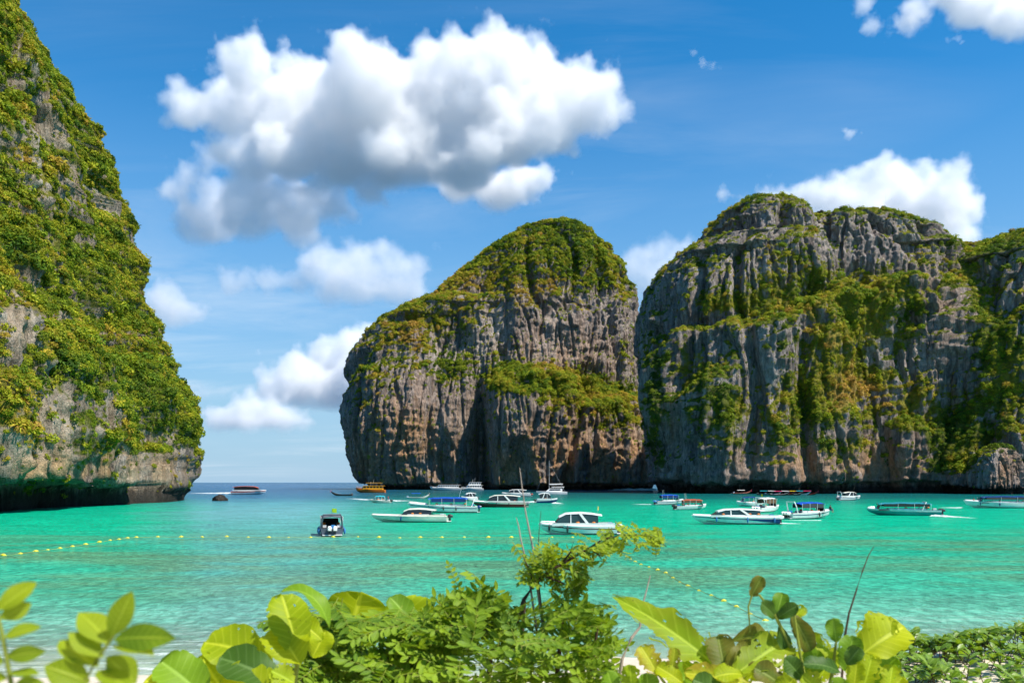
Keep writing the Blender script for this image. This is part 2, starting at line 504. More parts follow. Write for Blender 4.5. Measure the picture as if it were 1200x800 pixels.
# ------------------------------------------------------------------ limestone cliffs
def rock_material(name, shade_h=10.0, grey=(0.300, 0.258, 0.232), dark=(0.110, 0.096, 0.090), pale=(0.46, 0.41, 0.36), warm=(0.44, 0.26, 0.14), sc=1.0):
    m, nt, out = new_mat(name)
    tc = N(nt, 'ShaderNodeTexCoord'); ob = tc.outputs['Object']
    streak = noise_tex(nt, mapping(nt, ob, (sc / 4.0, sc / 4.0, sc / 42.0)), 1.0, 8, 0.74, 0.6)
    line = noise_tex(nt, mapping(nt, ob, (sc / 1.5, sc / 1.5, sc / 26.0), loc=(31, 7, 3)), 1.0, 4, 0.7, 0.4)
    patch = noise_tex(nt, mapping(nt, ob, (sc / 26.0, sc / 26.0, sc / 34.0)), 1.0, 5, 0.6)
    fine = noise_tex(nt, mapping(nt, ob, (sc / 1.8, sc / 1.8, sc / 3.6)), 1.0, 5, 0.7)
    c = mixc(nt, ramp(nt, streak, [(0.38, 0.0), (0.56, 1.0)]), dark, grey)
    c = mixc(nt, 1.0, c, ramp(nt, line, [(0.30, 0.30), (0.46, 0.95), (0.62, 1.25), (0.75, 1.7)]), 'MULTIPLY')
    c = mixc(nt, ramp(nt, patch, [(0.50, 0.0), (0.68, 0.8)]), c, pale)
    wa = N(nt, 'ShaderNodeAttribute', attribute_name='warm')
    wf = math_(nt, 'MULTIPLY', wa.outputs['Fac'], ramp(nt, noise_tex(nt, mapping(nt, ob, (sc / 9.0, sc / 9.0, sc / 40.0)), 1.0, 5, 0.6), [(0.34, 0.0), (0.56, 1.0)]))
    c = mixc(nt, wf, c, warm)
    c = mixc(nt, 1.0, c, ramp(nt, fine, [(0.25, 0.45), (0.5, 0.95), (0.75, 1.45)]), 'MULTIPLY')
    va = N(nt, 'ShaderNodeAttribute', attribute_name='veg')
    vn = noise_tex(nt, mapping(nt, ob, (sc / 4, sc / 4, sc / 4)), 1.0, 4, 0.6)
    vf = ramp(nt, math_(nt, 'ADD', va.outputs['Fac'], math_(nt, 'MULTIPLY', math_(nt, 'SUBTRACT', vn, 0.5), 0.9)), [(0.42, 0.0), (0.60, 1.0)])
    ta = N(nt, 'ShaderNodeAttribute', attribute_name='tint')
    vcol = ramp(nt, math_(nt, 'ADD', ta.outputs['Fac'], math_(nt, 'MULTIPLY', math_(nt, 'SUBTRACT', fine, 0.5), 0.5)),
                [(0.0, (0.050, 0.070, 0.016)), (0.35, (0.12, 0.135, 0.02)), (0.65, (0.23, 0.205, 0.03)), (1.0, (0.33, 0.22, 0.05))])
    c = mixc(nt, vf, c, vcol)
    pz = N(nt, 'ShaderNodeSeparateXYZ'); put(nt, pz.inputs[0], N(nt, 'ShaderNodeNewGeometry').outputs['Position'])
    tide = ramp(nt, math_(nt, 'DIVIDE', math_(nt, 'ADD', pz.outputs[2], math_(nt, 'MULTIPLY', math_(nt, 'SUBTRACT', streak, 0.5), 0.9 * shade_h)), shade_h), [(0.0, 1.0), (0.36, 0.95), (0.62, 0.0)])  # shade of the undercut painted into the rock colour near the waterline
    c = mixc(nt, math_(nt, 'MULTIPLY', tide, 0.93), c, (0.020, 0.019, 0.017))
    h = math_(nt, 'ADD', math_(nt, 'MULTIPLY', fine, 0.7), math_(nt, 'ADD', streak, math_(nt, 'MULTIPLY', line, 0.8)))
    principled(nt, out, c, 0.9, 0.15, normal=bump(nt, h, 1.0, 2.4 / sc))
    return m

def ring_dome(Dpx, yc, left, right, b0, nexp, rows, cf, cb, shear=0.0, bpow=0.8, dcorner=None, zmax=None):
    """closed stack of super-ellipse sections whose sides follow a left and a right outline"""
    lz = np.array([CAM_H + (HORIZON - q[1]) / FPX * Dpx for q in left]); lx = np.array([(q[0] - 600) / FPX * Dpx for q in left])
    rz = np.array([CAM_H + (HORIZON - q[1]) / FPX * Dpx for q in right]); rx = np.array([(q[0] - 600) / FPX * Dpx for q in right])
    zt = max(lz[-1], rz[-1]) if zmax is None else zmax
    t = np.linspace(0, 1, rows)
    z = -8 + (zt + 8) * (1 - (1 - t) ** 1.35)
    xl = np.interp(z, lz, lx); xr = np.interp(z, rz, rx)
    a = np.maximum((xr - xl) / 2, 0.05); xc = (xr + xl) / 2
    a0 = a[rows // 8]
    b = b0 * np.minimum((a / a0), 1.2) ** bpow
    # ring angles: uniform by arc length, front (y<0) dense
    th = np.linspace(-math.pi, math.pi, 8001)
    rr = a0 / b0
    ux = np.sign(np.cos(th)) * np.abs(np.cos(th)) ** (2 / nexp); uy = np.sign(np.sin(th)) * np.abs(np.sin(th)) ** (2 / nexp)
    ds = np.hypot(np.diff(ux) * rr, np.diff(uy))
    w = np.where(uy[1:] < 0.25, 1.0, cb / cf)
    s = np.concatenate([[0], np.cumsum(ds * w)])
    n = cf + cb
    pick = np.interp(np.linspace(0, s[-1], n, endpoint=False), s, th)
    cx = np.sign(np.cos(pick)) * np.abs(np.cos(pick)) ** (2 / nexp); cy = np.sign(np.sin(pick)) * np.abs(np.sin(pick)) ** (2 / nexp)
    X = xc[:, None] + a[:, None] * cx[None]
    Yv = yc + b[:, None] * cy[None]
    X = X + shear * (yc + b0 - Yv)
    Z = np.repeat(z[:, None], n, 1)
    return np.stack([X, Yv, Z], -1)

def grid_normals(G):
    du = np.roll(G, -1, 1) - np.roll(G, 1, 1)
    dv = np.empty_like(G); dv[1:-1] = G[2:] - G[:-2]; dv[0] = G[1] - G[0]; dv[-1] = G[-1] - G[-2]
    n = np.cross(du, dv)
    n /= np.linalg.norm(n, axis=-1, keepdims=True) + 1e-9
    return n

def px_of(G):
    Y = np.maximum(G[..., 1], 1.0)
    return 600 + FPX * G[..., 0] / Y, HORIZON - FPX * (G[..., 2] - CAM_H) / Y

def blob(px, py, bl):
    f = np.zeros_like(px)
    for (x, y, rx, ry, w) in bl:
        f = f + w * np.exp(-(((px - x) / rx) ** 2 + ((py - y) / ry) ** 2))
    return f

def relief(G, sc, amp, bumps=(), ledges=(), notch=(5.0, 6.0), top_soft=0.6, seed=0.0, bias=0.0):
    """push a smooth section stack out into fluted, cracked karst"""
    sh = G.shape
    n = grid_normals(G)
    hn = n.copy(); hn[..., 2] *= 0.35
    p = G.reshape(-1, 3) / sc + seed
    warp = np.stack([fbm(p / 48 + 5.2, 3), fbm(p / 48 + 9.1, 3), fbm(p / 60 + 1.7, 2)], -1) * 14
    q = p + warp
    S0 = lambda h, v: q / np.array((h, h, v), dtype=np.float32)
    q2 = p + warp * np.array((0.22, 0.22, 0.8))
    S = lambda h, v: q2 / np.array((h, h, v), dtype=np.float32)
    big = fbm(S0(62, 90), 3) * 15
    mid = ridged(S(30, 120) + 3.3, 3) * 6.0
    flute = ridged(S(9.5, 60) + 7.7, 3, 0.6) * 2.8
    spike = ridged(S(4.2, 26) + 17.7, 2, 0.6) * 1.5 + np.maximum(noise3(S(5.5, 42) + 61.0), 0) * 2.0
    crack = -9.0 * sstep(0.62, 0.97, 1 - np.abs(noise3(S(38, 210) + 21.0)) * 2.2)
    strata = fbm(S0(60, 11) + 2.0, 3) * 3.0
    zz = p[:, 2] / 7.5 + fbm(S(40, 40) + 31.0, 3) * 2.2
    saw = (zz - np.floor(zz)); saw = np.where(saw < 0.82, saw / 0.82, (1 - saw) / 0.18) * 1.5 * (0.5 + noise3(S(25, 30) + 71.0))
    crev = -3.4 * sstep(0.66, 0.96, 1 - np.abs(noise3(S(11, 75) + 91.0)) * 2.0) - 1.6 * sstep(0.6, 0.95, 1 - np.abs(noise3(S(5.0, 30) + 95.0)) * 2.0)
    fine = fbm(p / 3.6, 3) * 1.9
    d = (big * 0.85 + mid + flute + spike + crack + crev + saw + strata + fine).reshape(sh[:2]) * sc * amp
    d = d - np.percentile(d, 62) - 1.0 + bias
    up = sstep(0.45, 0.85, n[..., 2])
    d = d * (1 - top_soft * up)
    px, py = px_of(G)
    front = sstep(0.1, -0.3, n[..., 1])
    if len(bumps):
        d = d + blob(px, py, bumps) * front
    wob = (fbm(p / 30 + 13.0, 3) * 16 * sc).reshape(sh[:2]) * FPX / np.maximum(G[..., 1], 50)
    for (x0, x1, ytop, hgt, amt, slp) in [tuple(q) + (0.0,) * (6 - len(q)) for q in ledges]:     # a buttress standing proud below row ytop
        prof = sstep(ytop - hgt, ytop + hgt, py + 1.7 * wob - slp * (px - (x0 + x1) / 2))
        side = sstep(x0 - 14, x0 + 14, px + wob * 0.5) * sstep(x1 + 14, x1 - 14, px + wob * 0.5)
        d = d + amt * prof * side * front
    # wave-cut notch at the waterline
    hz, dep = notch
    hq = hz if not callable(hz) else hz(G)
    nh = hq * (1 + 0.35 * fbm(p / 18 + 40, 3).reshape(sh[:2]) + 0.25 * noise3(p / 5 + 44).reshape(sh[:2]))
    dd = dep if not callable(dep) else dep(G)
    d = d - dd * sstep(nh * 1.0, nh * 0.84, G[..., 2])
    out = G + hn * d[..., None]
    out[..., 2] = np.where(G[..., 2] < 1, G[..., 2], out[..., 2])
    return out

def grid_faces(r, c, off=0):
    i = np.arange(r - 1)[:, None] * c; j = np.arange(c)[None]
    j2 = (j + 1) % c
    return (np.stack([i + j, i + j2, i + c + j2, i + c + j], -1).reshape(-1, 4) + off)

def cliff_object(name, parts, mat, vegf, warmf, tintf):
    """parts: list of displaced grids. One mesh, with veg / warm / tint stored on its points."""
    V, F, VG, WM, TN, NR = [], [], [], [], [], []
    off = 0
    for G in parts:
        r, c = G.shape[:2]
        n = grid_normals(G)
        px, py = px_of(G)
        pp = G.reshape(-1, 3)
        vg = vegf(G, n, px, py, pp).astype(np.float32)
        V.append(pp); F.append(grid_faces(r, c, off)); NR.append(n.reshape(-1, 3))
        VG.append(vg.ravel()); WM.append(warmf(G, n, px, py, pp).ravel()); TN.append(tintf(G, n, px, py, pp).ravel())
        off += r * c
        top = pp.reshape(r, c, 3)[-1].mean(0)      # close the summit
        V.append(top[None]); VG.append([vg[-1].mean()]); WM.append([0.0]); TN.append([TN[-1][-1]]); NR.append(np.array([[0, 0, 1.0]]))
        ring = off - c + np.arange(c)
        F.append(np.stack([ring, np.roll(ring, -1), np.full(c, off), np.full(c, off)], -1)[:, :4])
        off += 1
    V = np.concatenate(V); VG = np.concatenate(VG); WM = np.concatenate(WM); TN = np.concatenate(TN); NR = np.concatenate(NR)
    quads = np.concatenate([f for k, f in enumerate(F) if k % 2 == 0]); tris = np.concatenate([f for k, f in enumerate(F) if k % 2 == 1])[:, :3]
    me = bpy.data.meshes.new(name)
    me.vertices.add(len(V)); me.vertices.foreach_set('co', V.astype(np.float32).ravel())
    li = np.concatenate([quads.ravel(), tris.ravel()]).astype(np.int32)
    me.loops.add(len(li)); me.loops.foreach_set('vertex_index', li)
    ls = np.concatenate([np.arange(len(quads)) * 4, len(quads) * 4 + np.arange(len(tris)) * 3]).astype(np.int32)
    me.polygons.add(len(ls)); me.polygons.foreach_set('loop_start', ls)
    me.polygons.foreach_set('use_smooth', np.ones(len(ls), dtype=bool))
    me.update(calc_edges=True)
    for nm, arr in (('veg', VG), ('warm', WM), ('tint', TN)):
        a = me.attributes.new(nm, 'FLOAT', 'POINT'); a.data.foreach_set('value', np.asarray(arr, dtype=np.float32))
    me.materials.append(mat)
    o = bpy.data.objects.new(name, me); C.objects.link(o)
    return o, (V, quads, VG, TN)

# ---- shrubs clothing the cliffs: leafy clumps set out on the rock as ground cover
def leaf_cover_material(name='shrub_foliage'):
    m, nt, out = new_mat(name)
    ti = N(nt, 'ShaderNodeAttribute', attribute_name='tint', attribute_type='INSTANCER')
    lv = N(nt, 'ShaderNodeAttribute', attribute_name='leafvar')
    rnd = N(nt, 'ShaderNodeObjectInfo').outputs['Random']
    f = math_(nt, 'ADD', ti.outputs['Fac'], math_(nt, 'MULTIPLY', math_(nt, 'SUBTRACT', lv.outputs['Fac'], 0.5), 0.30))
    col = ramp(nt, f, [(0.0, (0.040, 0.095, 0.010)), (0.20, (0.100, 0.180, 0.012)), (0.42, (0.230, 0.300, 0.014)), (0.64, (0.38, 0.38, 0.02)), (0.82, (0.46, 0.34, 0.035)), (1.0, (0.44, 0.27, 0.06))])
    col = mixc(nt, 1.0, col, ramp(nt, rnd, [(0.0, 0.70), (1.0, 1.25)]), 'MULTIPLY')
    b = principled(nt, None, col, 0.65, 0.2)
    tr = N(nt, 'ShaderNodeBsdfTranslucent'); put(nt, tr.inputs[0], col)
    mx = N(nt, 'ShaderNodeMixShader'); mx.inputs[0].default_value = 0.4
    nt.links.new(b.outputs[0], mx.inputs[1]); nt.links.new(tr.outputs[0], mx.inputs[2]); nt.links.new(mx.outputs[0], out.inputs['Surface'])
    return m
M_SHRUB = leaf_cover_material()

def shrub_proto(seed, nl=130):
    r = np.random.RandomState(seed)
    V, F, LV = [], [], []
    lobes = [(np.array((0, 0, 0.25)), 0.75)] + [(np.array((math.cos(a) * 0.55, math.sin(a) * 0.55, r.uniform(0.05, 0.6))), r.uniform(0.35, 0.6)) for a in r.uniform(0, 6.28, 5)]
    wts = np.array([l[1] ** 2 for l in lobes]); wts /= wts.sum()
    for k in range(nl):
        c, rad = lobes[r.choice(len(lobes), p=wts)]
        d = r.normal(size=3); d[2] = abs(d[2]) * 0.9 - 0.25; d /= np.linalg.norm(d)
        p = c + d * rad * r.uniform(0.75, 1.05)
        nrm = d + r.normal(size=3) * 0.45 + np.array((0, 0, 0.3)); nrm /= np.linalg.norm(nrm)
        t = np.cross(nrm, r.normal(size=3)); t /= np.linalg.norm(t); b = np.cross(nrm, t)
        s = r.uniform(0.12, 0.24); k0 = len(V)
        V += [p - t * s, p - b * s * 0.6 + nrm * 0.03, p + t * s, p + b * s * 0.6 + nrm * 0.03]
        F.append((k0, k0 + 1, k0 + 2, k0 + 3)); LV.append(r.uniform(0, 1))
    me = bpy.data.meshes.new('shrub_clump')
    me.from_pydata([tuple(v) for v in V], [], F)
    a = me.attributes.new('leafvar', 'FLOAT', 'FACE'); a.data.foreach_set('value', np.array(LV, dtype=np.float32))
    me.materials.append(M_SHRUB); me.update()
    return bpy.data.objects.new('shrub_clump', me)

SHRUB_COL = bpy.data.collections.new('shrub_clumps')      # prototypes only: used by the ground cover, not part of the scene itself
def tuft_proto(seed, nb=46):
    r = np.random.RandomState(seed); V, F, LV = [], [], []
    for k in range(nb):
        an = r.uniform(0, 6.28); el = r.uniform(0.1, 1.35); d = np.array((math.cos(an) * math.cos(el), math.sin(an) * math.cos(el), math.sin(el)))
        ln = r.uniform(0.6, 1.25); sd = np.cross(d, (0, 0, 1)); sd /= np.linalg.norm(sd) + 1e-6
        m_ = d * ln * 0.55; e = d * ln + np.array((0, 0, -0.45 * ln * math.cos(el))); k0 = len(V); w = r.uniform(0.05, 0.10)
        V += [sd * w * .5, -sd * w * .5, m_ + sd * w, m_ - sd * w, e]
        F += [(k0, k0 + 1, k0 + 3, k0 + 2), (k0 + 2, k0 + 3, k0 + 4)]; q = r.uniform(0, 1); LV += [q, q]
    me = bpy.data.meshes.new('grass_tuft'); me.from_pydata([tuple(v) for v in V], [], F)
    a = me.attributes.new('leafvar', 'FLOAT', 'FACE'); a.data.foreach_set('value', np.array(LV, dtype=np.float32))
    me.materials.append(M_SHRUB); me.update()
    return bpy.data.objects.new('grass_tuft', me)
for _s in range(5):
    SHRUB_COL.objects.link(shrub_proto(100 + _s, (170, 150, 110, 80, 60)[_s]))
for _s in range(3):
    SHRUB_COL.objects.link(tuft_proto(200 + _s))

def cover_group():
    g = bpy.data.node_groups.new('shrub_cover', 'GeometryNodeTree')
    g.interface.new_socket('Geometry', in_out='INPUT', socket_type='NodeSocketGeometry')
    g.interface.new_socket('Geometry', in_out='OUTPUT', socket_type='NodeSocketGeometry')
    gi = g.nodes.new('NodeGroupInput'); go = g.nodes.new('NodeGroupOutput')
    mp = g.nodes.new('GeometryNodeMeshToPoints'); g.links.new(gi.outputs[0], mp.inputs['Mesh'])
    ci = g.nodes.new('GeometryNodeCollectionInfo'); ci.inputs['Collection'].default_value = SHRUB_COL
    ci.inputs['Separate Children'].default_value = True; ci.inputs['Reset Children'].default_value = True
    ip = g.nodes.new('GeometryNodeInstanceOnPoints')
    ip.inputs['Pick Instance'].default_value = True
    def attr(nm, ty):
        a = g.nodes.new('GeometryNodeInputNamedAttribute'); a.data_type = ty; a.inputs[0].default_value = nm
        return a.outputs[0]
    g.links.new(mp.outputs[0], ip.inputs['Points']); g.links.new(ci.outputs[0], ip.inputs['Instance'])
    g.links.new(attr('rot', 'FLOAT_VECTOR'), ip.inputs['Rotation']); g.links.new(attr('size', 'FLOAT_VECTOR'), ip.inputs['Scale'])
    g.links.new(attr('pick', 'INT'), ip.inputs['Instance Index'])
    g.links.new(ip.outputs[0], go.inputs[0])
    return g
COVER = cover_group()

def shrub_cover(name, label, data, count, size, seed, thr=0.45, stray=0.10, xlim=(-150, 1350), ylim=(-150, 640)):
    V, Q, VG, TN = data
    r = np.random.RandomState(seed)
    a, b, c, d = (V[Q[:, k]] for k in range(4))
    nr = np.cross(c - a, d - b); area = np.linalg.norm(nr, axis=1) / 2; nr /= (2 * area[:, None] + 1e-9)
    ctr = (a + b + c + d) / 4
    vg = VG[Q].mean(1)
    px, py = px_of(ctr)
    see = -(nr * (ctr - np.array((0, 0, CAM_H)))).sum(1) / np.linalg.norm(ctr, axis=1)
    w = area * (sstep(thr - 0.10, thr + 0.25, vg) + stray * sstep(0.0, 0.3, vg + 0.12)) * (see > -0.3) * (px > xlim[0]) * (px < xlim[1]) * (py > ylim[0]) * (py < ylim[1]) * (ctr[:, 2] > 3)
    w /= w.sum()
    k = r.choice(len(Q), size=count, p=w)
    u, v = r.uniform(size=(2, count, 1))
    p = (a[k] * (1 - u) + b[k] * u) * (1 - v) + (d[k] * (1 - u) + c[k] * u) * v
    n = nr[k]
    ax = n * 0.75 + np.array((0, 0, 0.75)) + r.normal(size=(count, 3)) * 0.15
    sz = size * np.exp(np.clip(r.normal(size=count), -2, 2.2) * 0.5) * (0.6 + 0.4 * sstep(thr, thr + 0.5, vg[k]))
    p = p - n * (sz * 0.15)[:, None]
    rot = np.zeros((count, 3), dtype=np.float32)
    for i in range(count):
        q = Vector(ax[i]).to_track_quat('Z', 'Y') @ Euler((0, 0, r.uniform(0, 6.28))).to_quaternion()
        rot[i] = q.to_euler()
    me = bpy.data.meshes.new(name)
    c0 = p.mean(0)
    me.vertices.add(count); me.vertices.foreach_set('co', (p - c0).astype(np.float32).ravel())
    x = me.attributes.new('rot', 'FLOAT_VECTOR', 'POINT'); x.data.foreach_set('vector', rot.ravel())
    s3 = np.stack([sz, sz, sz * r.uniform(0.75, 1.25, count)], -1).astype(np.float32)
    x = me.attributes.new('size', 'FLOAT_VECTOR', 'POINT'); x.data.foreach_set('vector', s3.ravel())
    x = me.attributes.new('pick', 'INT', 'POINT'); x.data.foreach_set('value', r.choice([3, 4, 5, 6, 7, 0, 1, 2], size=count, p=[.19, .17, .17, .15, .11, .07, .07, .07]).astype(np.int32))
    tn = np.clip(TN[Q][k].mean(1) + r.normal(size=count) * 0.16, 0, 1)
    x = me.attributes.new('tint', 'FLOAT', 'POINT'); x.data.foreach_set('value', tn.astype(np.float32))
    me.materials.append(M_SHRUB)
    o = bpy.data.objects.new(name, me); C.objects.link(o); o.location = c0
    md = o.modifiers.new('cover', 'NODES'); md.node_group = COVER
    tag(o, label, 'shrubs', kind='stuff')
    return o

def f3(G, s, off, oc=4):
    return fbm(G.reshape(-1, 3) / s + off, oc).reshape(G.shape[:2])

# ---------------------------------------------------------------- domed island in the middle
isl_left = [(417, 580), (414, 565), (406, 525), (401, 485), (402, 445), (410, 415), (425, 393), (445, 375), (470, 362), (498, 352), (515, 336), (535, 318), (560, 299), (590, 279), (615, 264), (640, 259), (658, 255.5)]
isl_right = [(770, 580), (768, 565), (764, 530), (760, 490), (756, 440), (752, 390), (747, 345), (736, 315), (721, 292), (703, 275), (684, 263), (670, 257.5), (661, 255.5)]
G = ring_dome(760, 765, isl_left, isl_right, 70, 2.5, 330, 620, 80)
G = relief(G, 1.15, 0.72, bumps=[(600, 390, 40, 40, -8), (470, 480, 50, 70, 12), (440, 520, 25, 60, 6), (560, 530, 16, 60, -22), (690, 520, 14, 60, -7), (740, 520, 25, 70, 6), (660, 400, 60, 30, -6), (520, 420, 18, 60, -8)],
           ledges=[(572, 752, 462, 22, 26, 0.22), (430, 545, 440, 40, 8), (600, 745, 352, 22, 7, -0.1)], notch=(5, 7), seed=3.0, bias=-5.0)
def veg_island(G, n, px, py, pp):
    f = 0.62 * sstep(0.25, 0.62, n[..., 2]) + 0.75 * sstep(362, 320, py + 18 * f3(G, 40, 3.0)) * sstep(-0.05, 0.2, n[..., 2] + 0.1) - 0.1
    f = f + blob(px, py, [(660, 290, 90, 45, .3), (480, 400, 40, 40, .45), (520, 370, 50, 30, .4), (430, 470, 25, 60, .35), (445, 530, 12, 50, .3), (530, 440, 25, 20, .4), (590, 445, 40, 22, .6), (650, 440, 60, 20, .6), (700, 462, 45, 26, .6), (725, 500, 30, 40, .5), (660, 475, 40, 22, .3), (660, 510, 25, 25, .3),
                           (590, 500, 25, 28, .3), (570, 380, 50, 40, .22), (735, 400, 14, 40, .35), (500, 470, 40, 30, -.3), (640, 395, 50, 30, -.4), (690, 390, 40, 28, -.3), (640, 540, 120, 30, -.5), (500, 530, 60, 40, -.5), (420, 400, 20, 30, .2)])
    f = f + 0.5 * f3(G, 17, 6.0, 4) + 0.45 * f3(G, 6, 66.0, 3)
    return np.clip(f, 0, 1) * sstep(4, 12, G[..., 2])
def warm_island(G, n, px, py, pp):
    return np.clip(blob(px, py, [(480, 520, 60, 50, .9), (620, 550, 50, 30, 1.0), (700, 545, 60, 30, .8), (430, 540, 30, 40, .6), (660, 420, 60, 40, .3), (730, 540, 30, 40, .8), (640, 500, 60, 30, .45)]) + 0.16, 0, 1)
def tint_island(G, n, px, py, pp):
    return np.clip(0.45 + 0.55 * f3(G, 22, 8.0, 3) + blob(px, py, [(540, 330, 60, 40, .25), (700, 470, 60, 25, .1), (640, 340, 40, 20, .25), (480, 390, 25, 25, .3), (430, 500, 20, 60, .3), (690, 290, 60, 30, -.1)]), 0, 1)
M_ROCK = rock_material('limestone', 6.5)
o, data = cliff_object('domed_island', [G], M_ROCK, veg_island, warm_island, tint_island)
tag(o, 'domed limestone island in the middle of the bay, green summit over bare grey cliffs', 'island', kind='structure')
shrub_cover('summit_shrubs', 'green and yellowish shrubs growing over the domed island', data, 34000, 1.12, 1)

# ---------------------------------------------------------------- long cliff on the right
def dome_r(D, yc, l, r, b, n, rows, cf, cb, **kw):
    return ring_dome(D, yc, l, r, b, n, rows, cf, cb, **kw)
A = dome_r(560, 560, [(765, 585), (757, 565), (752, 520), (749, 430), (750, 372), (757, 340), (772, 320), (793, 305), (811, 302), (816, 283), (829, 266), (850, 254), (880, 248)],
           [(1020, 585), (1010, 500), (985, 400), (965, 320), (952, 300), (938, 274), (920, 259), (902, 250), (886, 248)], 95, 2.7, 300, 460, 60, bpow=0.5)
A = relief(A, 1.0, 0.74, bumps=[(800, 480, 30, 60, 8), (880, 520, 40, 60, 6), (840, 400, 30, 40, -6), (930, 500, 30, 60, -6)], ledges=[(775, 1000, 372, 16, 16, -0.25), (800, 870, 455, 18, 8), (900, 990, 480, 20, 8)], notch=(6.5, 7), seed=30.0, bias=-3.0)
B = dome_r(580, 580, [(860, 585), (862, 420), (880, 330), (900, 290), (918, 272), (938, 261), (962, 268), (985, 273), (1003, 276)],
           [(1190, 585), (1170, 480), (1140, 370), (1110, 318), (1090, 310), (1075, 296), (1055, 287), (1034, 280), (1012, 277)], 95, 2.6, 280, 430, 50, bpow=0.4)
B = relief(B, 1.0, 0.74, bumps=[(1010, 430, 40, 60, -14), (970, 480, 30, 60, 6), (1060, 400, 25, 50, -8)], ledges=[(900, 1100, 335, 14, 14, 0.2), (880, 1010, 520, 18, 10), (1040, 1110, 500, 20, 8)], notch=(6.5, 7), seed=55.0)
Cc = dome_r(530, 540, [(1050, 585), (1052, 500), (1060, 420), (1072, 350), (1084, 318), (1100, 309), (1123, 296), (1150, 284), (1180, 278), (1215, 275)],
            [(1460, 585), (1445, 450), (1410, 360), (1360, 310), (1320, 290), (1270, 277), (1230, 275)], 95, 2.8, 280, 420, 50, bpow=0.6)
Cc = relief(Cc, 1.0, 0.74, bumps=[(1110, 380, 20, 80, 8), (1160, 350, 25, 60, -6)], ledges=[(1080, 1300, 352, 16, 10, -0.2), (1060, 1150, 500, 20, 8)], notch=(6.5, 7), seed=80.0)
Dd = dome_r(470, 478, [(1095, 590), (1098, 560), (1108, 525), (1120, 490), (1140, 452), (1160, 420), (1182, 395), (1205, 372), (1240, 352), (1270, 346)],
            [(1460, 590), (1450, 500), (1420, 410), (1370, 362), (1320, 348), (1285, 346)], 42, 2.4, 240, 300, 50, bpow=0.7)
Dd = relief(Dd, 0.8, 0.7, bumps=[(1160, 500, 16, 40, -6)], ledges=[(1110, 1300, 520, 16, 5)], notch=(5, 6), seed=105.0)
Ee = dome_r(440, 440, [(1136, 590), (1138, 560), (1141, 545), (1150, 530), (1160, 522), (1168, 520)], [(1203, 590), (1200, 560), (1196, 540), (1188, 527), (1178, 521), (1170, 520)], 13, 2.6, 110, 160, 40)
Ee = relief(Ee, 0.45, 0.75, notch=(3, 3), seed=130.0)
def veg_cliff(G, n, px, py, pp):
    f = 0.62 * sstep(0.22, 0.6, n[..., 2]) + 0.13
    f = f + blob(px, py, [(1000, 380, 55, 45, .55), (1030, 340, 40, 30, .5), (985, 450, 60, 40, .65), (940, 480, 45, 30, .35), (870, 355, 60, 16, .6), (900, 300, 40, 30, .3), (945, 320, 40, 40, .45), (800, 420, 22, 30, .35), (835, 470, 30, 40, .4),
                           (860, 500, 25, 35, .35), (905, 520, 20, 30, .3), (1065, 350, 25, 25, .35), (1130, 320, 40, 30, .25), (1160, 285, 50, 14, .4), (1080, 470, 30, 40, .3), (1130, 500, 40, 50, .6), (1180, 430, 40, 60, .5), (1110, 540, 30, 30, .3), (765, 480, 16, 110, .45),
                           (1165, 400, 40, 30, .3), (1000, 520, 70, 25, .25), (840, 262, 18, 12, .4), (1170, 550, 25, 25, -.6), (880, 275, 50, 26, -.42), (1010, 290, 75, 28, -.40), (790, 360, 25, 40, -.25), (1100, 380, 30, 60, -.2), (1120, 420, 25, 60, -.3), (850, 560, 120, 20, -.6), (1000, 560, 100, 14, -.4)])
    f = f + 0.5 * f3(G, 15, 16.0, 4) + 0.5 * f3(G, 6, 76.0, 3)
    return np.clip(f, 0, 1) * sstep(5, 14, G[..., 2])
def warm_cliff(G, n, px, py, pp):
    return np.clip(blob(px, py, [(1020, 540, 70, 30, .8), (1170, 550, 25, 30, .6), (880, 540, 60, 25, .35), (780, 500, 20, 60, .3), (1110, 350, 40, 60, .3), (940, 545, 40, 25, .4)]) + 0.10, 0, 1)
def tint_cliff(G, n, px, py, pp):
    return np.clip(0.42 + 0.55 * f3(G, 22, 28.0, 3) + blob(px, py, [(1000, 460, 40, 22, .55), (985, 400, 40, 40, .2), (850, 255, 25, 15, .3), (870, 360, 50, 12, .2), (765, 480, 20, 110, -.2), (1130, 500, 40, 50, -.15)]), 0, 1)
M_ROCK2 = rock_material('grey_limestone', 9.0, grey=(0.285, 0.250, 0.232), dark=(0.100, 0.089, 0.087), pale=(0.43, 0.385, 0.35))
o, data = cliff_object('right_cliff', [A, B, Cc, Dd, Ee], M_ROCK2, veg_cliff, warm_cliff, tint_cliff)
tag(o, 'long fluted grey limestone cliff with green gullies, filling the right of the bay', 'cliff', kind='structure')
shrub_cover('gully_shrubs', 'green and ochre shrubs growing on the long right cliff', data, 52000, 0.95, 2)

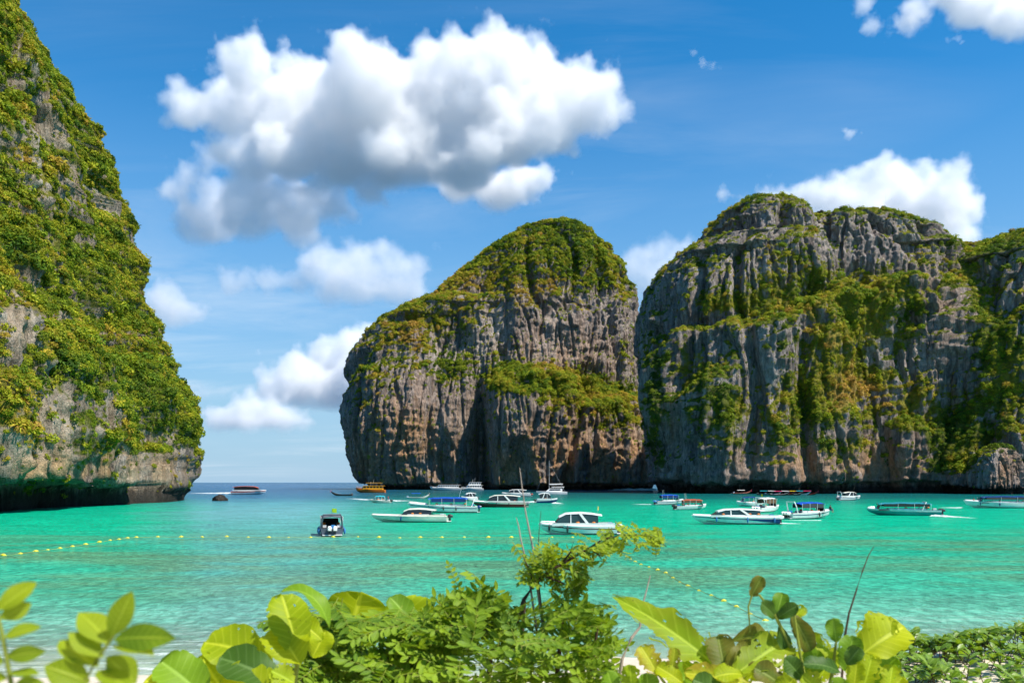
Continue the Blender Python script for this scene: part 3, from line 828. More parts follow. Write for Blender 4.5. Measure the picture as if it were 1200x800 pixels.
# ---------------------------------------------------------------- wooded headland on the left
hl = [(-900, 590), (-900, -90)]
hr = [(243, 600), (244, 583), (246, 560), (247, 535), (244, 505), (238, 480), (226, 450), (214, 425), (202, 390), (192, 352), (186, 318), (176, 280), (170, 245), (163, 212), (142, 190), (112, 166), (88, 122), (62, 76), (47, 30), (34, -4), (14, -50), (-10, -95)]
H = ring_dome(318, 190, hl, hr, 138, 7.0, 330, 760, 60, shear=0.085, bpow=0.0, zmax=222)
H = relief(H, 0.72, 1.0, bumps=[(60, 250, 40, 60, 5), (130, 330, 25, 60, -6), (30, 420, 40, 60, 6), (150, 500, 25, 50, 5)], ledges=[(-50, 140, 330, 24, 4)], notch=(lambda g: 3.6 + 3.0 * sstep(300, 200, g[..., 1]), lambda g: 1.2 + 9.0 * sstep(255, 185, g[..., 1])), seed=160.0, bias=4.5)
def veg_head(G, n, px, py, pp):
    f = 0.52 + 0.4 * sstep(0.1, 0.5, n[..., 2]) + 0.45 * f3(G, 13, 36.0, 4) + 0.42 * f3(G, 4.5, 86.0, 3)
    f = f + blob(px, py, [(50, 130, 16, 36, -.28), (10, 100, 16, 16, -.25), (70, 480, 25, 40, -.6), (20, 380, 30, 40, -.55), (70, 220, 14, 26, -.28), (100, 240, 12, 26, -.3), (150, 300, 14, 50, -.25), (175, 545, 40, 14, -.4), (60, 556, 100, 12, -.4), (215, 550, 26, 16, -.4),
                           (130, 480, 12, 30, -.35), (160, 400, 14, 40, -.2)])
    return np.clip(f, 0, 1) * sstep(8, 15, G[..., 2] + 5 * f3(G, 12, 2.0))
def warm_head(G, n, px, py, pp):
    return np.clip(0.35 + blob(px, py, [(60, 550, 120, 20, .5), (160, 540, 40, 30, .3)]), 0, 1)
def tint_head(G, n, px, py, pp):
    return np.clip(0.42 + 0.45 * f3(G, 17, 48.0, 3) + 0.3 * f3(G, 5, 58.0, 2) + blob(px, py, [(30, 480, 60, 60, .1), (170, 330, 40, 60, .12), (190, 500, 40, 40, -.08)]), 0, 1)
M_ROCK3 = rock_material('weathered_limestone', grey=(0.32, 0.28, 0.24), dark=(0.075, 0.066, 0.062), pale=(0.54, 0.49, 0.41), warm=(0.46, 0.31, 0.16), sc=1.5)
o, data = cliff_object('left_headland', [H], M_ROCK3, veg_head, warm_head, tint_head)
tag(o, 'steep wooded headland with an undercut rock foot on the left edge', 'headland', kind='structure')
shrub_cover('headland_shrubs', 'dense sunlit yellow green shrubs hanging all over the left headland', data, 38000, 0.86, 3, thr=0.42, xlim=(-60, 300))
# ------------------------------------------------------------------ boats
_pm = {}
def paint(name, col, rough=0.35, spec=0.5, metal=0.0, grime=0.12):
    if name in _pm: return _pm[name]
    m, nt, out = new_mat(name)
    tc = N(nt, 'ShaderNodeTexCoord')
    n = noise_tex(nt, mapping(nt, tc.outputs['Object'], (0.6, 0.6, 2.2)), 1.4, 5, 0.65)
    c = mixc(nt, 1.0, col, ramp(nt, n, [(0.3, 1 - grime * 2), (0.55, 1.0)]), 'MULTIPLY')
    principled(nt, out, c, rough, spec, metal)
    _pm[name] = m
    return m
def cloth(name, col):
    return paint(name, col, 0.85, 0.1, grime=0.2)
W = paint('white_gelcoat', (0.80, 0.80, 0.78), 0.28)
CREAM = paint('cream_gelcoat', (0.76, 0.72, 0.62), 0.3)
GLASS = paint('dark_tinted_glass', (0.018, 0.022, 0.026), 0.08, 0.6, grime=0.0)
GREENGLASS = paint('green_tinted_glass', (0.015, 0.045, 0.048), 0.10, 0.6, grime=0.0)
BLACK = paint('black_rubber', (0.02, 0.02, 0.022), 0.5)
DARK = paint('dark_cockpit', (0.035, 0.038, 0.045), 0.7)
STEEL = paint('stainless_steel', (0.62, 0.63, 0.65), 0.25, 0.5, 0.9)
NAVY = paint('navy_paint', (0.010, 0.035, 0.16), 0.3)
BLUE = cloth('blue_canvas', (0.012, 0.075, 0.42))
TEAL = cloth('teal_canvas', (0.02, 0.19, 0.25))
TURQ = cloth('turquoise_canvas', (0.03, 0.38, 0.46))
GREYC = cloth('grey_canvas', (0.30, 0.32, 0.35))
DGREEN = cloth('dark_green_canvas', (0.012, 0.07, 0.065))
REDC = cloth('brick_red_canvas', (0.40, 0.085, 0.045))
WHITEC = cloth('white_canvas', (0.75, 0.75, 0.74))
MAROON = paint('maroon_paint', (0.16, 0.014, 0.016), 0.35)
YELLOW = paint('yellow_paint', (0.72, 0.36, 0.012), 0.4)
ORANGE = paint('orange_paint', (0.60, 0.16, 0.012), 0.4)
RED = paint('red_paint', (0.50, 0.035, 0.02), 0.4)
BROWN = paint('varnished_wood', (0.13, 0.062, 0.028), 0.5)
DKWOOD = paint('dark_wood', (0.05, 0.032, 0.022), 0.6)
SKYBLUE = paint('sky_blue_paint', (0.03, 0.20, 0.48), 0.4)
TEALP = paint('teal_paint', (0.03, 0.30, 0.30), 0.35)
PINK = cloth('pink_ribbon', (0.6, 0.06, 0.16))
LIME = cloth('lime_flag', (0.40, 0.62, 0.03))
YFLAG = cloth('yellow_flag', (0.75, 0.55, 0.03))
ANTIFOUL = paint('dark_antifouling', (0.03, 0.045, 0.05), 0.6)
SKIN = paint('tanned_skin', (0.42, 0.22, 0.13), 0.6)

class MB:
    """collects primitives into ONE mesh"""
    def __init__(s): s.V, s.F = [], []
    def add(s, V, F):
        k = len(s.V); s.V += [tuple(map(float, v)) for v in V]; s.F += [tuple(i + k for i in f) for f in F]; return s
    def box(s, c, d, taper=1.0, shear=0.0):
        x, y, z = (q / 2 for q in d); V = []
        for dz, t in ((-z, 1.0), (z, taper)):
            for a, b in ((-1, -1), (1, -1), (1, 1), (-1, 1)):
                V.append((c[0] + a * x * t + (shear if dz > 0 else 0), c[1] + b * y * t, c[2] + dz))
        return s.add(V, [(3, 2, 1, 0), (4, 5, 6, 7), (0, 1, 5, 4), (1, 2, 6, 5), (2, 3, 7, 6), (3, 0, 4, 7)])
    def tube(s, pts, r, n=6):
        pts = [np.array(p, float) for p in pts]; rr = r if hasattr(r, '__len__') else [r] * len(pts)
        V, F = [], []
        for i, p in enumerate(pts):
            t = pts[min(i + 1, len(pts) - 1)] - pts[max(i - 1, 0)]; t /= np.linalg.norm(t) + 1e-9
            a = np.cross(t, (0, 0, 1) if abs(t[2]) < 0.9 else (1, 0, 0)); a /= np.linalg.norm(a); b = np.cross(t, a)
            for k in range(n):
                w = 2 * math.pi * k / n; V.append(p + rr[i] * (a * math.cos(w) + b * math.sin(w)))
        for i in range(len(pts) - 1):
            for k in range(n):
                F.append((i * n + k, i * n + (k + 1) % n, (i + 1) * n + (k + 1) % n, (i + 1) * n + k))
        F.append(tuple(range(n - 1, -1, -1))); F.append(tuple((len(pts) - 1) * n + k for k in range(n)))
        return s.add(V, F)
    def ball(s, c, r, n=8, m=6):
        rx, ry, rz = r if hasattr(r, '__len__') else (r, r, r)
        V = [(c[0], c[1], c[2] + rz)]; F = []
        for i in range(1, m):
            f = math.pi * i / m
            for k in range(n):
                w = 2 * math.pi * k / n
                V.append((c[0] + rx * math.sin(f) * math.cos(w), c[1] + ry * math.sin(f) * math.sin(w), c[2] + rz * math.cos(f)))
        V.append((c[0], c[1], c[2] - rz))
        for k in range(n): F.append((0, 1 + k, 1 + (k + 1) % n))
        for i in range(m - 2):
            for k in range(n): F.append((1 + i * n + k, 1 + (i + 1) * n + k, 1 + (i + 1) * n + (k + 1) % n, 1 + i * n + (k + 1) % n))
        e = len(V) - 1; o = 1 + (m - 2) * n
        for k in range(n): F.append((e, o + (k + 1) % n, o + k))
        return s.add(V, F)
    def loft(s, secs, closed=True, cap=True):
        n = len(secs[0]); V = [p for q in secs for p in q]; F = []
        for i in range(len(secs) - 1):
            for k in range(n if closed else n - 1):
                F.append((i * n + k, i * n + (k + 1) % n, (i + 1) * n + (k + 1) % n, (i + 1) * n + k))
        if cap and closed:
            F.append(tuple(range(n - 1, -1, -1))); F.append(tuple((len(secs) - 1) * n + k for k in range(n)))
        return s.add(V, F)
    def build(s, name, mat, parent=None, smooth=False):
        o = mesh_obj(name, s.V, s.F, mat, parent, smooth)
        return o

def hull_curves(L, B, fb, u, sheer=0.45, flare=1.0, transom=0.92):
    hb = B / 2 * (transom + (1 - transom) * min(1, u / 0.35)) * (1 - max(0.0, (u - 0.42) / 0.58) ** 2.3 * 0.97)
    zs = fb * (0.86 + sheer * u ** 2)
    zc = 0.10 * fb + 0.55 * fb * max(0, (u - 0.35) / 0.65) ** 2.2
    zk = -0.35 * fb + (0.95 * fb) * max(0, (u - 0.62) / 0.38) ** 2.6
    return hb, zs, zc, zk

def hull_mesh(L, B, fb, sheer=0.45, rake=0.10, ns=22, transom=0.92):
    secs = []
    for i in range(ns + 1):
        u = i / ns
        hb, zs, zc, zk = hull_curves(L, B, fb, u, sheer, transom=transom)
        hc = hb * (0.88 - 0.25 * u ** 2)
        row = []
        for (y, z) in ((0, zk), (hc, zc), (hc + (hb - hc) * 0.55, zc + (zs - zc) * 0.45), (hb, zs), (hb - min(0.07, hb * 0.5), zs + 0.03), (-hb + min(0.07, hb * 0.5), zs + 0.03), (-hb, zs), (-(hc + (hb - hc) * 0.55), zc + (zs - zc) * 0.45), (-hc, zc)):
            q = (zs - z) / max(zs - (-0.35 * fb), 0.1)
            x = L * (u - 0.5) - rake * L * q * u ** 3
            row.append((x, y, z))
        secs.append(row)
    return secs

def band(L, B, fb, lo, hi, u0, u1, sheer=0.45, rake=0.10, off=0.018, n=20, transom=0.92, lo2=None):
    """a painted strake along both sides, between fractions lo..hi of the topsides"""
    mb = MB()
    for sgn in (1, -1):
        rows = []
        for i in range(n + 1):
            u = u0 + (u1 - u0) * i / n
            hb, zs, zc, zk = hull_curves(L, B, fb, u, sheer, transom=transom)
            hc = hb * (0.88 - 0.25 * u ** 2)
            pts = []
            l0 = lo if lo2 is None else lo + (lo2 - lo) * i / n
            for k in range(3):
                t = l0 + (hi - l0) * k / 2
                z = zc + (zs - zc) * t
                if t <= 0.45: y = hc + (hb - hc) * 0.55 * t / 0.45
                else: y = hc + (hb - hc) * (0.55 + 0.45 * (t - 0.45) / 0.55)
                q = (zs - z) / max(zs + 0.35 * fb, 0.1)
                pts.append((L * (u - 0.5) - rake * L * q * u ** 3, sgn * (y + off), z))
            rows.append(pts)
        mb.loft(rows if sgn < 0 else rows, closed=False)
    return mb

def outboard(parent, x, y, z, mat, s=1.0):
    o = MB().loft([[(x - 0.05 * s, y + dy * s, z + dz * s) for dy, dz in ((-.16, 0), (.16, 0), (.18, .28), (.10, .42), (-.10, .42), (-.18, .28))],
                   [(x - 0.38 * s, y + dy * s, z + dz * s) for dy, dz in ((-.18, .02), (.18, .02), (.21, .32), (.13, .50), (-.13, .50), (-.21, .32))],
                   [(x - 0.72 * s, y + dy * s, z + dz * s) for dy, dz in ((-.12, .08), (.12, .08), (.14, .26), (.08, .36), (-.08, .36), (-.14, .26))]]).build('outboard_motor', mat, parent)
    MB().box((x - 0.32 * s, y, z - 0.42 * s), (0.26 * s, 0.12 * s, 0.86 * s), 1.0).box((x - 0.36 * s, y, z - 0.86 * s), (0.55 * s, 0.2 * s, 0.08 * s)).build('motor_leg', BLACK, o)
    return o

def speedboat(L, B=None, fb=1.0, hull=W, topstrake=None, lowpanel=None, stripe=None, roof='hardtop', roofmat=W, roofz=2.3, rx=(0.30, 0.80), glass=GLASS,
              motors=2, motormat=BLACK, fenders=(), fendermat=NAVY, rail=True, arch=None, archmat=W, flag=None, seats=True, sheer=0.45, strut=True, curtain=None, aero=None, transom=0.92, antifoul=True, bags=False):
    """root empty at the waterline amidships, bow along +X. rx = roof start / end as a share of the length from the BOW"""
    B = B or L * 0.26
    r = empty('speedboat')
    h = MB().loft(hull_mesh(L, B, fb, sheer, transom=transom)).build('hull', hull, r)
    if antifoul:
        band(L, B, fb, -0.02, 0.10, 0.0, 0.86, sheer, off=0.012, transom=transom).build('boot_stripe', ANTIFOUL, h)
    if stripe:
        band(L, B, fb, 0.62, 0.74, 0.0, 0.97, sheer, transom=transom).build('stripe', stripe, h)
    if topstrake:
        band(L, B, fb, 0.66, 1.0, 0.0, 0.985, sheer, off=0.014, transom=transom).build('top_strake', topstrake, h)
    if lowpanel:
        band(L, B, fb, 0.05, 0.62, 0.0, 0.40, sheer, off=0.02, transom=transom, lo2=0.60).build('painted_panel', lowpanel, h)
    X = lambda f: L * (0.5 - f)          # share from the bow -> x
    def sheerz(x):
        return hull_curves(L, B, fb, x / L + 0.5, sheer, transom=transom)[1]
    def hbx(x):
        return hull_curves(L, B, fb, x / L + 0.5, sheer, transom=transom)[0]
    # fore deck, gently crowned
    secs = []
    for i in range(9):
        x = X(0.02) + (X(rx[0] - 0.02) - X(0.02)) * i / 8
        b = hbx(x) * 0.9; z = sheerz(x) + 0.02
        secs.append([(x, -b, z), (x, -b * 0.5, z + 0.13 * fb), (x, 0, z + 0.17 * fb), (x, b * 0.5, z + 0.13 * fb), (x, b, z), (x, 0, z - 0.1)])
    MB().loft(secs).build('foredeck', hull if hull in (W, CREAM) else W, r)
    MB().box((X((rx[0] + 0.97) / 2), 0, sheerz(0) * 0.93 + 0.0), ((0.97 - rx[0]) * L, B * 0.80, 0.12)).build('cockpit_shade_panel', DARK, r)  # dark panel: shade of a recessed cockpit put into its colour
    xf, xa = X(rx[0]), X(rx[1])
    zf = sheerz(xf)
    if roof == 'hardtop':
        hw = B * 0.40; gl = [];  # raked cabin: glass body, white roof, coaming
        ln = xf - xa
        prof = [(xf + 0.02 * ln, 0.0), (xf - 0.14 * ln, 0.72), (xf - 0.26 * ln, 0.94), (xf - 0.6 * ln, 1.0), (xf - 0.86 * ln, 0.93), (xa, 0.84)]
        H = roofz - zf
        secs = [[(x, -hw * (1 - 0.15 * t), zf - 0.05), (x, hw * (1 - 0.15 * t), zf - 0.05), (x, hw * (0.93 - 0.16 * t), zf + 0.02 + H * t * 0.92), (x, -hw * (0.93 - 0.16 * t), zf + 0.02 + H * t * 0.92)] for x, t in prof]
        cab = MB().loft(secs).build('cabin_window', glass, r)
        secs = []
        for x, t in [(xf - 0.10 * ln, 0.66)] + prof[2:] + [(xa - 0.05 * L, 0.80)]:
            w2 = hw * 0.86; z = zf + H * t
            secs.append([(x, -w2, z - 0.10), (x, w2, z - 0.10), (x, w2 * 0.96, z + 0.01), (x, w2 * 0.5, z + 0.09), (x, 0, z + 0.11), (x, -w2 * 0.5, z + 0.09), (x, -w2 * 0.96, z + 0.01)])
        MB().loft(secs).build('roof', roofmat, r, smooth=False)
        for sg in (1, -1):
            MB().loft([[(x, sg * hw * 1.02, zf - 0.12), (x, sg * hw * 1.04, zf + 0.16 * H), (x, sg * hw * 0.9, zf + 0.16 * H), (x, sg * hw * 0.9, zf - 0.12)] for x in (xf + 0.06 * ln, xf - 0.3 * ln, xf - 0.7 * ln, X(0.97))]).build('coaming', W if hull is not CREAM else CREAM, r)
        if strut:
            for sg in (1, -1):
                a = xf - 0.70 * ln
                MB().loft([[(a - 0.06 * L, sg * hw * 1.03, zf + 0.05), (a - 0.02 * L, sg * hw * 1.03, zf + 0.05), (a - 0.02 * L, sg * hw * .9, zf + 0.05), (a - 0.06 * L, sg * hw * .9, zf + 0.05)],
                         [(a + 0.05 * L, sg * hw * 0.89, zf + H * 0.95), (a + 0.085 * L, sg * hw * 0.89, zf + H * 0.95), (a + 0.085 * L, sg * hw * .78, zf + H * 0.95), (a + 0.05 * L, sg * hw * .78, zf + H * 0.95)]]).build('roof_strut', W, r)
                MB().loft([[(xf - 0.38 * ln - d * 0.6, sg * hw * 0.985, zf), (xf - 0.36 * ln - d * 0.6, sg * hw * 0.985, zf), (xf - 0.36 * ln, sg * hw * 0.9, zf), (xf - 0.38 * ln, sg * hw * .9, zf)] if k == 0 else
                         [(xf - 0.38 * ln, sg * hw * 0.80, zf + H * 0.95), (xf - 0.36 * ln, sg * hw * 0.80, zf + H * 0.95), (xf - 0.36 * ln, sg * hw * 0.7, zf + H * .95), (xf - 0.38 * ln, sg * hw * .7, zf + H * .95)] for k, d in ((0, 0), (1, 0))]).build('window_pillar', W, r)
    elif roof == 'canopy':
        hw = B * 0.44; H = roofz
        n = 9; top, und = [], []
        secs = []
        for i in range(n):
            x = xf + (xa - xf) * i / (n - 1)
            e = math.sin(math.pi * i / (n - 1)) ** 0.5 if 0 < i < n - 1 else 0.0
            z = H - 0.22 * (1 - e) + 0.04 * math.sin(i * 2.3)
            secs.append([(x, -hw, z - 0.20), (x, -hw * 0.7, z - 0.04), (x, 0, z + 0.05), (x, hw * 0.7, z - 0.04), (x, hw, z - 0.20), (x, hw * 0.7, z - 0.08), (x, 0, z + 0.0), (x, -hw * 0.7, z - 0.08)])
        MB().loft(secs).build('canopy', roofmat, r)
        for f in (0.03, 0.35, 0.66, 0.97):
            x = xf + (xa - xf) * f
            for sg in (1, -1):
                MB().tube([(x, sg * hbx(x) * 0.9, sheerz(x) - 0.02), (x, sg * hw * 1.02, H - 0.2)], 0.035).build('canopy_pole', W, r)
        # raked windscreen and helm
        ws = MB().loft([[(xf + 0.10, -hw * 0.8, zf), (xf + 0.10, hw * 0.8, zf), (xf + 0.14, hw * 0.8, zf), (xf + 0.14, -hw * 0.8, zf)],
                        [(xf - 0.30, -hw * 0.72, zf + (H - zf) * 0.62), (xf - 0.30, hw * 0.72, zf + (H - zf) * 0.62), (xf - 0.26, hw * 0.72, zf + (H - zf) * 0.62), (xf - 0.26, -hw * 0.72, zf + (H - zf) * 0.62)]])
        ws.build('windscreen', glass, r)
        if curtain:
            for sg in (1, -1):
                xs = (xf + (xa - xf) * 0.08, xf + (xa - xf) * 0.95)
                MB().loft([[(x, sg * hw * 0.985, H - 0.24), (x, sg * hw * 0.955, H - 0.24), (x, sg * hw * 0.955, zf + (H - zf) * 0.38), (x, sg * hw * 0.985, zf + (H - zf) * 0.38)] for x in xs]).build('side_curtain', curtain, r)
    # long side benches seen through the gaps
    if seats:
        for sg in (1, -1):
            MB().box(((xf + xa) / 2 - 0.03 * L, sg * B * 0.29, sheerz(0) + 0.12), (abs(xf - xa) * 0.7, B * 0.14, 0.30)).build('bench', WHITEC, r)
    if arch:
        x = X(arch); hw = B * 0.42; zb = sheerz(x); mb = MB()
        pts = [(x - 0.02 * L, -hw, zb - 0.05), (x - 0.05 * L, -hw * 0.97, zb + (roofz - zb) * 0.6), (x - 0.08 * L, -hw * 0.85, roofz + 0.05), (x - 0.08 * L, hw * 0.85, roofz + 0.05), (x - 0.05 * L, hw * 0.97, zb + (roofz - zb) * 0.6), (x - 0.02 * L, hw, zb - 0.05)]
        mb.tube(pts, 0.10 * max(0.6, B / 3), 6).build('radar_arch', archmat, r)
    if roof:
        # gear stowed in the cockpit: life jackets and a cool box
        rg = np.random.RandomState(int(L * 10 + B * 100))
        for k in range(3):
            f = rg.uniform(rx[0] + 0.1, rx[1])
            MB().ball((X(f), rg.choice((-1, 1)) * B * 0.3, sheerz(0) + 0.36), (0.28, 0.2, 0.16)).build('life_jacket', ORANGE, r)
        MB().box((X(0.93), rg.uniform(-.3, .3), sheerz(0) + 0.12), (0.6, 0.45, 0.4), 0.95).build('cool_box', rg.choice([W, SKYBLUE]), r)
    for k in range(motors):
        y = (k - (motors - 1) / 2) * 0.62
        outboard(r, -L / 2 + 0.02, y, sheerz(-L / 2) * 0.72, motormat, 1.15)
    MB().box((-L / 2 - 0.25, 0, 0.16), (0.5, B * 0.8, 0.08)).build('swim_platform', W, r)
    for f in fenders:
        x = X(f)
        for sg in (1, -1):
            q = MB().ball((x, sg * (hbx(x) + 0.12), sheerz(x) - 0.38 * fb), (0.13, 0.13, 0.32 * min(fb, 1.2)))
            q.tube([(x, sg * (hbx(x) + 0.03), sheerz(x) + 0.03), (x, sg * (hbx(x) + 0.12), sheerz(x) - 0.10 * fb)], 0.03)
            q.build('fender', fendermat, r)
    if rail:
        mb = MB()
        for sg in (1, -1):
            pts = [(X(f), sg * hbx(X(f)) * 0.86, sheerz(X(f)) + 0.32) for f in (0.03, 0.08, 0.14, 0.2, 0.26)]
            mb.tube([(pts[0][0], pts[0][1] * 0.5, pts[0][2])] + pts + [(X(0.29), sg * hbx(X(0.29)) * 0.86, sheerz(X(0.29)))], 0.022, 5)
            for p in pts[::2]: mb.tube([p, (p[0], p[1], p[2] - 0.34)], 0.018, 5)
        mb.build('bow_rail', STEEL, r)
    if flag:
        x = X(rx[1]) ; z0 = roofz
        MB().tube([(x, 0, z0 - 0.1), (x - 0.05, 0, z0 + 0.75)], 0.022, 5).build('flagpole', STEEL, r)
        V = []; n = 6
        for i in range(n):
            q = i / (n - 1); y = 0.07 * math.sin(q * 5)
            V += [(x - 0.05 - q * 0.15, y - q * 0.45, z0 + 0.75 - 0.05 * q), (x - 0.05 - q * 0.15, y - q * 0.45, z0 + 0.32 - 0.10 * q)]
        MB().add(V, [(2 * i, 2 * i + 1, 2 * i + 3, 2 * i + 2) for i in range(n - 1)]).build('flag', flag, r)
    if aero:
        for y in aero: MB().tube([(X(rx[1] - 0.12), y, roofz), (X(rx[1] - 0.10), y, roofz + 1.3)], 0.018, 5).build('antenna', W, r)
    return r

def longtail(L, hull=BROWN, trim=RED, roofmat=None, ribbon=PINK, B=None):
    """slim wooden boat with a tall raked prow, awning and long-shaft engine; bow along +X"""
    B = B or L * 0.17
    r = empty('longtail_boat')
    secs = []; rows = 18
    zt = []
    for i in range(rows + 1):
        u = i / rows
        hb = B / 2 * (0.72 + 0.28 * min(1, u / 0.3)) * (1 - max(0, (u - 0.45) / 0.55) ** 1.9 * 0.97)
        zs = L * (0.055 + 0.012 * (1 - u) ** 3 + 0.15 * max(0, (u - 0.45) / 0.55) ** 2.6)
        zk = -0.22 + (zs - 0.05 + 0.22) * max(0, (u - 0.55) / 0.45) ** 2.0 * 0.9
        x = L * (u - 0.5)
        secs.append([(x, 0, zk), (x, hb * 0.75, zk + (zs - zk) * 0.35), (x, hb, zs), (x, hb * 0.86, zs), (x, hb * 0.5, zk + (zs - zk) * 0.45), (x, -hb * 0.5, zk + (zs - zk) * 0.45), (x, -hb * 0.86, zs), (x, -hb, zs), (x, -hb * 0.75, zk + (zs - zk) * 0.35)])
        zt.append((x, hb, zs))
    h = MB().loft(secs).build('hull', hull, r)
    mb = MB()
    for sg in (1, -1): mb.tube([(x, sg * (hb + 0.02), z + 0.01) for x, hb, z in zt], 0.045, 5)
    mb.build('gunwale', trim, h)
    px, _, pz = zt[-1]
    MB().tube([(px - 0.15, 0, pz - 0.05), (px + 0.25, 0, pz + 0.5)], [0.09, 0.05], 6).build('prow_post', hull, h)
    mb = MB().tube([(px + 0.02, 0, pz + 0.12), (px + 0.12, 0, pz + 0.26)], [0.17, 0.15], 8)
    for k in (-1, 1): mb.add([(px + .08, k * .12, pz + .18), (px + .02, k * .2, pz - .6), (px + .16, k * .2, pz - .55)], [(0, 1, 2)])
    mb.build('prow_ribbon', ribbon, r)
    for f in (0.32, 0.45, 0.58): pass
    for f in (0.30, 0.42, 0.54): MB().box((L * (f - 0.5), 0, L * 0.048), (0.28, B * 0.84, 0.06)).build('thwart', trim if trim is not RED else DKWOOD, r)
    if roofmat:
        x0, x1 = L * -0.30, L * 0.12; H = L * 0.055 + 1.55
        hw = B * 0.46
        MB().loft([[(x, -hw, H - .12), (x, -hw * .6, H), (x, 0, H + .05), (x, hw * .6, H), (x, hw, H - .12), (x, 0, H - 0.03)] for x in np.linspace(x0, x1, 6)]).build('canopy', roofmat, r)
        mb = MB()
        for x in (x0 + .1, (x0 + x1) / 2, x1 - .1):
            for sg in (1, -1): MB().tube([(x, sg * B * .43, L * .05), (x, sg * hw * .95, H - .1)], 0.03, 5).build('canopy_pole', DKWOOD, r)
    e = MB().box((-L * 0.47, 0, L * 0.055 + 0.42), (0.8, 0.42, 0.42), 0.85).build('engine', STEEL, r)
    MB().tube([(-L * 0.49, 0, L * 0.055 + 0.38), (-L * 0.49 - 2.6, 0, -0.12)], 0.04, 5).build('propeller_shaft', STEEL, e)
    return r

def motor_yacht(L, B=None, fb=1.6, decks=2, hull=W, house=W, roofmat=W, trim=None, mast=True, awning=None, name='motor_yacht', bowrise=0.6):
    B = B or L * 0.27
    r = empty(name)
    h = MB().loft(hull_mesh(L, B, fb, bowrise, 0.08)).build('hull', hull, r)
    if trim: band(L, B, fb, 0.30, 0.62, 0, 0.98, bowrise, 0.08, off=0.02).build('stripe', trim, h)
    MB().box((-0.03 * L, 0, fb * 0.93), (L * 0.86, B * 0.78, 0.12)).build('deck', house, r)
    z = fb * 0.98; x0, x1 = -0.42 * L, 0.22 * L; hw = B * 0.42
    for d in range(decks):
        hgt = 2.1 if L > 12 else 1.7
        q = 'deckhouse'
        dh = MB().loft([[(x0, -hw, z), (x0, hw, z), (x0, hw * .96, z + hgt), (x0, -hw * .96, z + hgt)], [(x1, -hw, z), (x1, hw, z), (x1 - .25 * hgt, hw * .94, z + hgt), (x1 - .25 * hgt, -hw * .94, z + hgt)],
                        [(x1 + .5 * hgt, -hw * .7, z), (x1 + .5 * hgt, hw * .7, z), (x1 + .05 * hgt, hw * .66, z + hgt), (x1 + .05 * hgt, -hw * .66, z + hgt)]]).build('deckhouse', house, r)
        nw = max(3, int((x1 - x0) / 1.6))
        for sg in (1, -1):
            for k in range(nw):
                xc = x0 + (x1 - x0) * (k + 0.5) / nw - 0.1
                wd = (x1 - x0) / nw * 0.36
                MB().add([(xc - wd, sg * (hw * .985 + .015), z + hgt * .42), (xc + wd, sg * (hw * .985 + .015), z + hgt * .42), (xc + wd * .92, sg * (hw * .965 + .02), z + hgt * .85), (xc - wd, sg * (hw * .965 + .02), z + hgt * .85),
                          (xc - wd, sg * hw * .93, z + hgt * .42), (xc + wd, sg * hw * .93, z + hgt * .42), (xc + wd * .92, sg * hw * .92, z + hgt * .85), (xc - wd, sg * hw * .92, z + hgt * .85)],
                         [(0, 1, 2, 3), (0, 4, 5, 1), (3, 2, 6, 7), (1, 5, 6, 2), (0, 3, 7, 4)]).build('window', GLASS, dh)
        MB().box(((x0 + x1) / 2 - 0.03 * L, 0, z + hgt + 0.06), (x1 - x0 + 0.05 * L, hw * 2.12, 0.12), 0.97).build('roof', roofmat, r)
        z += hgt + 0.12; x0 *= 0.9; x1 -= 0.09 * L; hw *= 0.86
        if d == 0 and awning:
            zz = z + 1.7
            MB().loft([[(x, -hw, zz - .15), (x, 0, zz), (x, hw, zz - .15), (x, 0, zz - .08)] for x in np.linspace(x0 - .03 * L, x1, 5)]).build('awning', awning, r)
            for x in np.linspace(x0, x1 - .1, 4):
                for sg in (1, -1): MB().tube([(x, sg * hw * .95, z), (x, sg * hw * .95, zz - .12)], 0.05, 5).build('awning_pole', STEEL, r)
            break
    if mast:
        MB().tube([(0, 0, z), (-0.3, 0, z + 2.2)], 0.07, 5).tube([(-0.1, -hw * .5, z + 1.2), (-0.1, hw * .5, z + 1.2)], 0.05, 5).tube([(-1.6, 0.4, z), (-2.2, 0.4, z + 3.6)], 0.04, 5).build('mast', W, r)
    mb = MB()
    for sg in (1, -1):
        pts = []
        for u in np.linspace(0.55, 0.97, 7):
            hb, zs, _, _ = hull_curves(L, B, fb, u, bowrise)
            pts.append((L * (u - .5), sg * hb * .93, zs + .75)); mb.tube([(L * (u - .5), sg * hb * .93, zs), (L * (u - .5), sg * hb * .93, zs + .75)], 0.03, 5)
        mb.tube(pts, 0.035, 5)
    mb.build('bow_rail', STEEL if house is W else house, r)
    return r

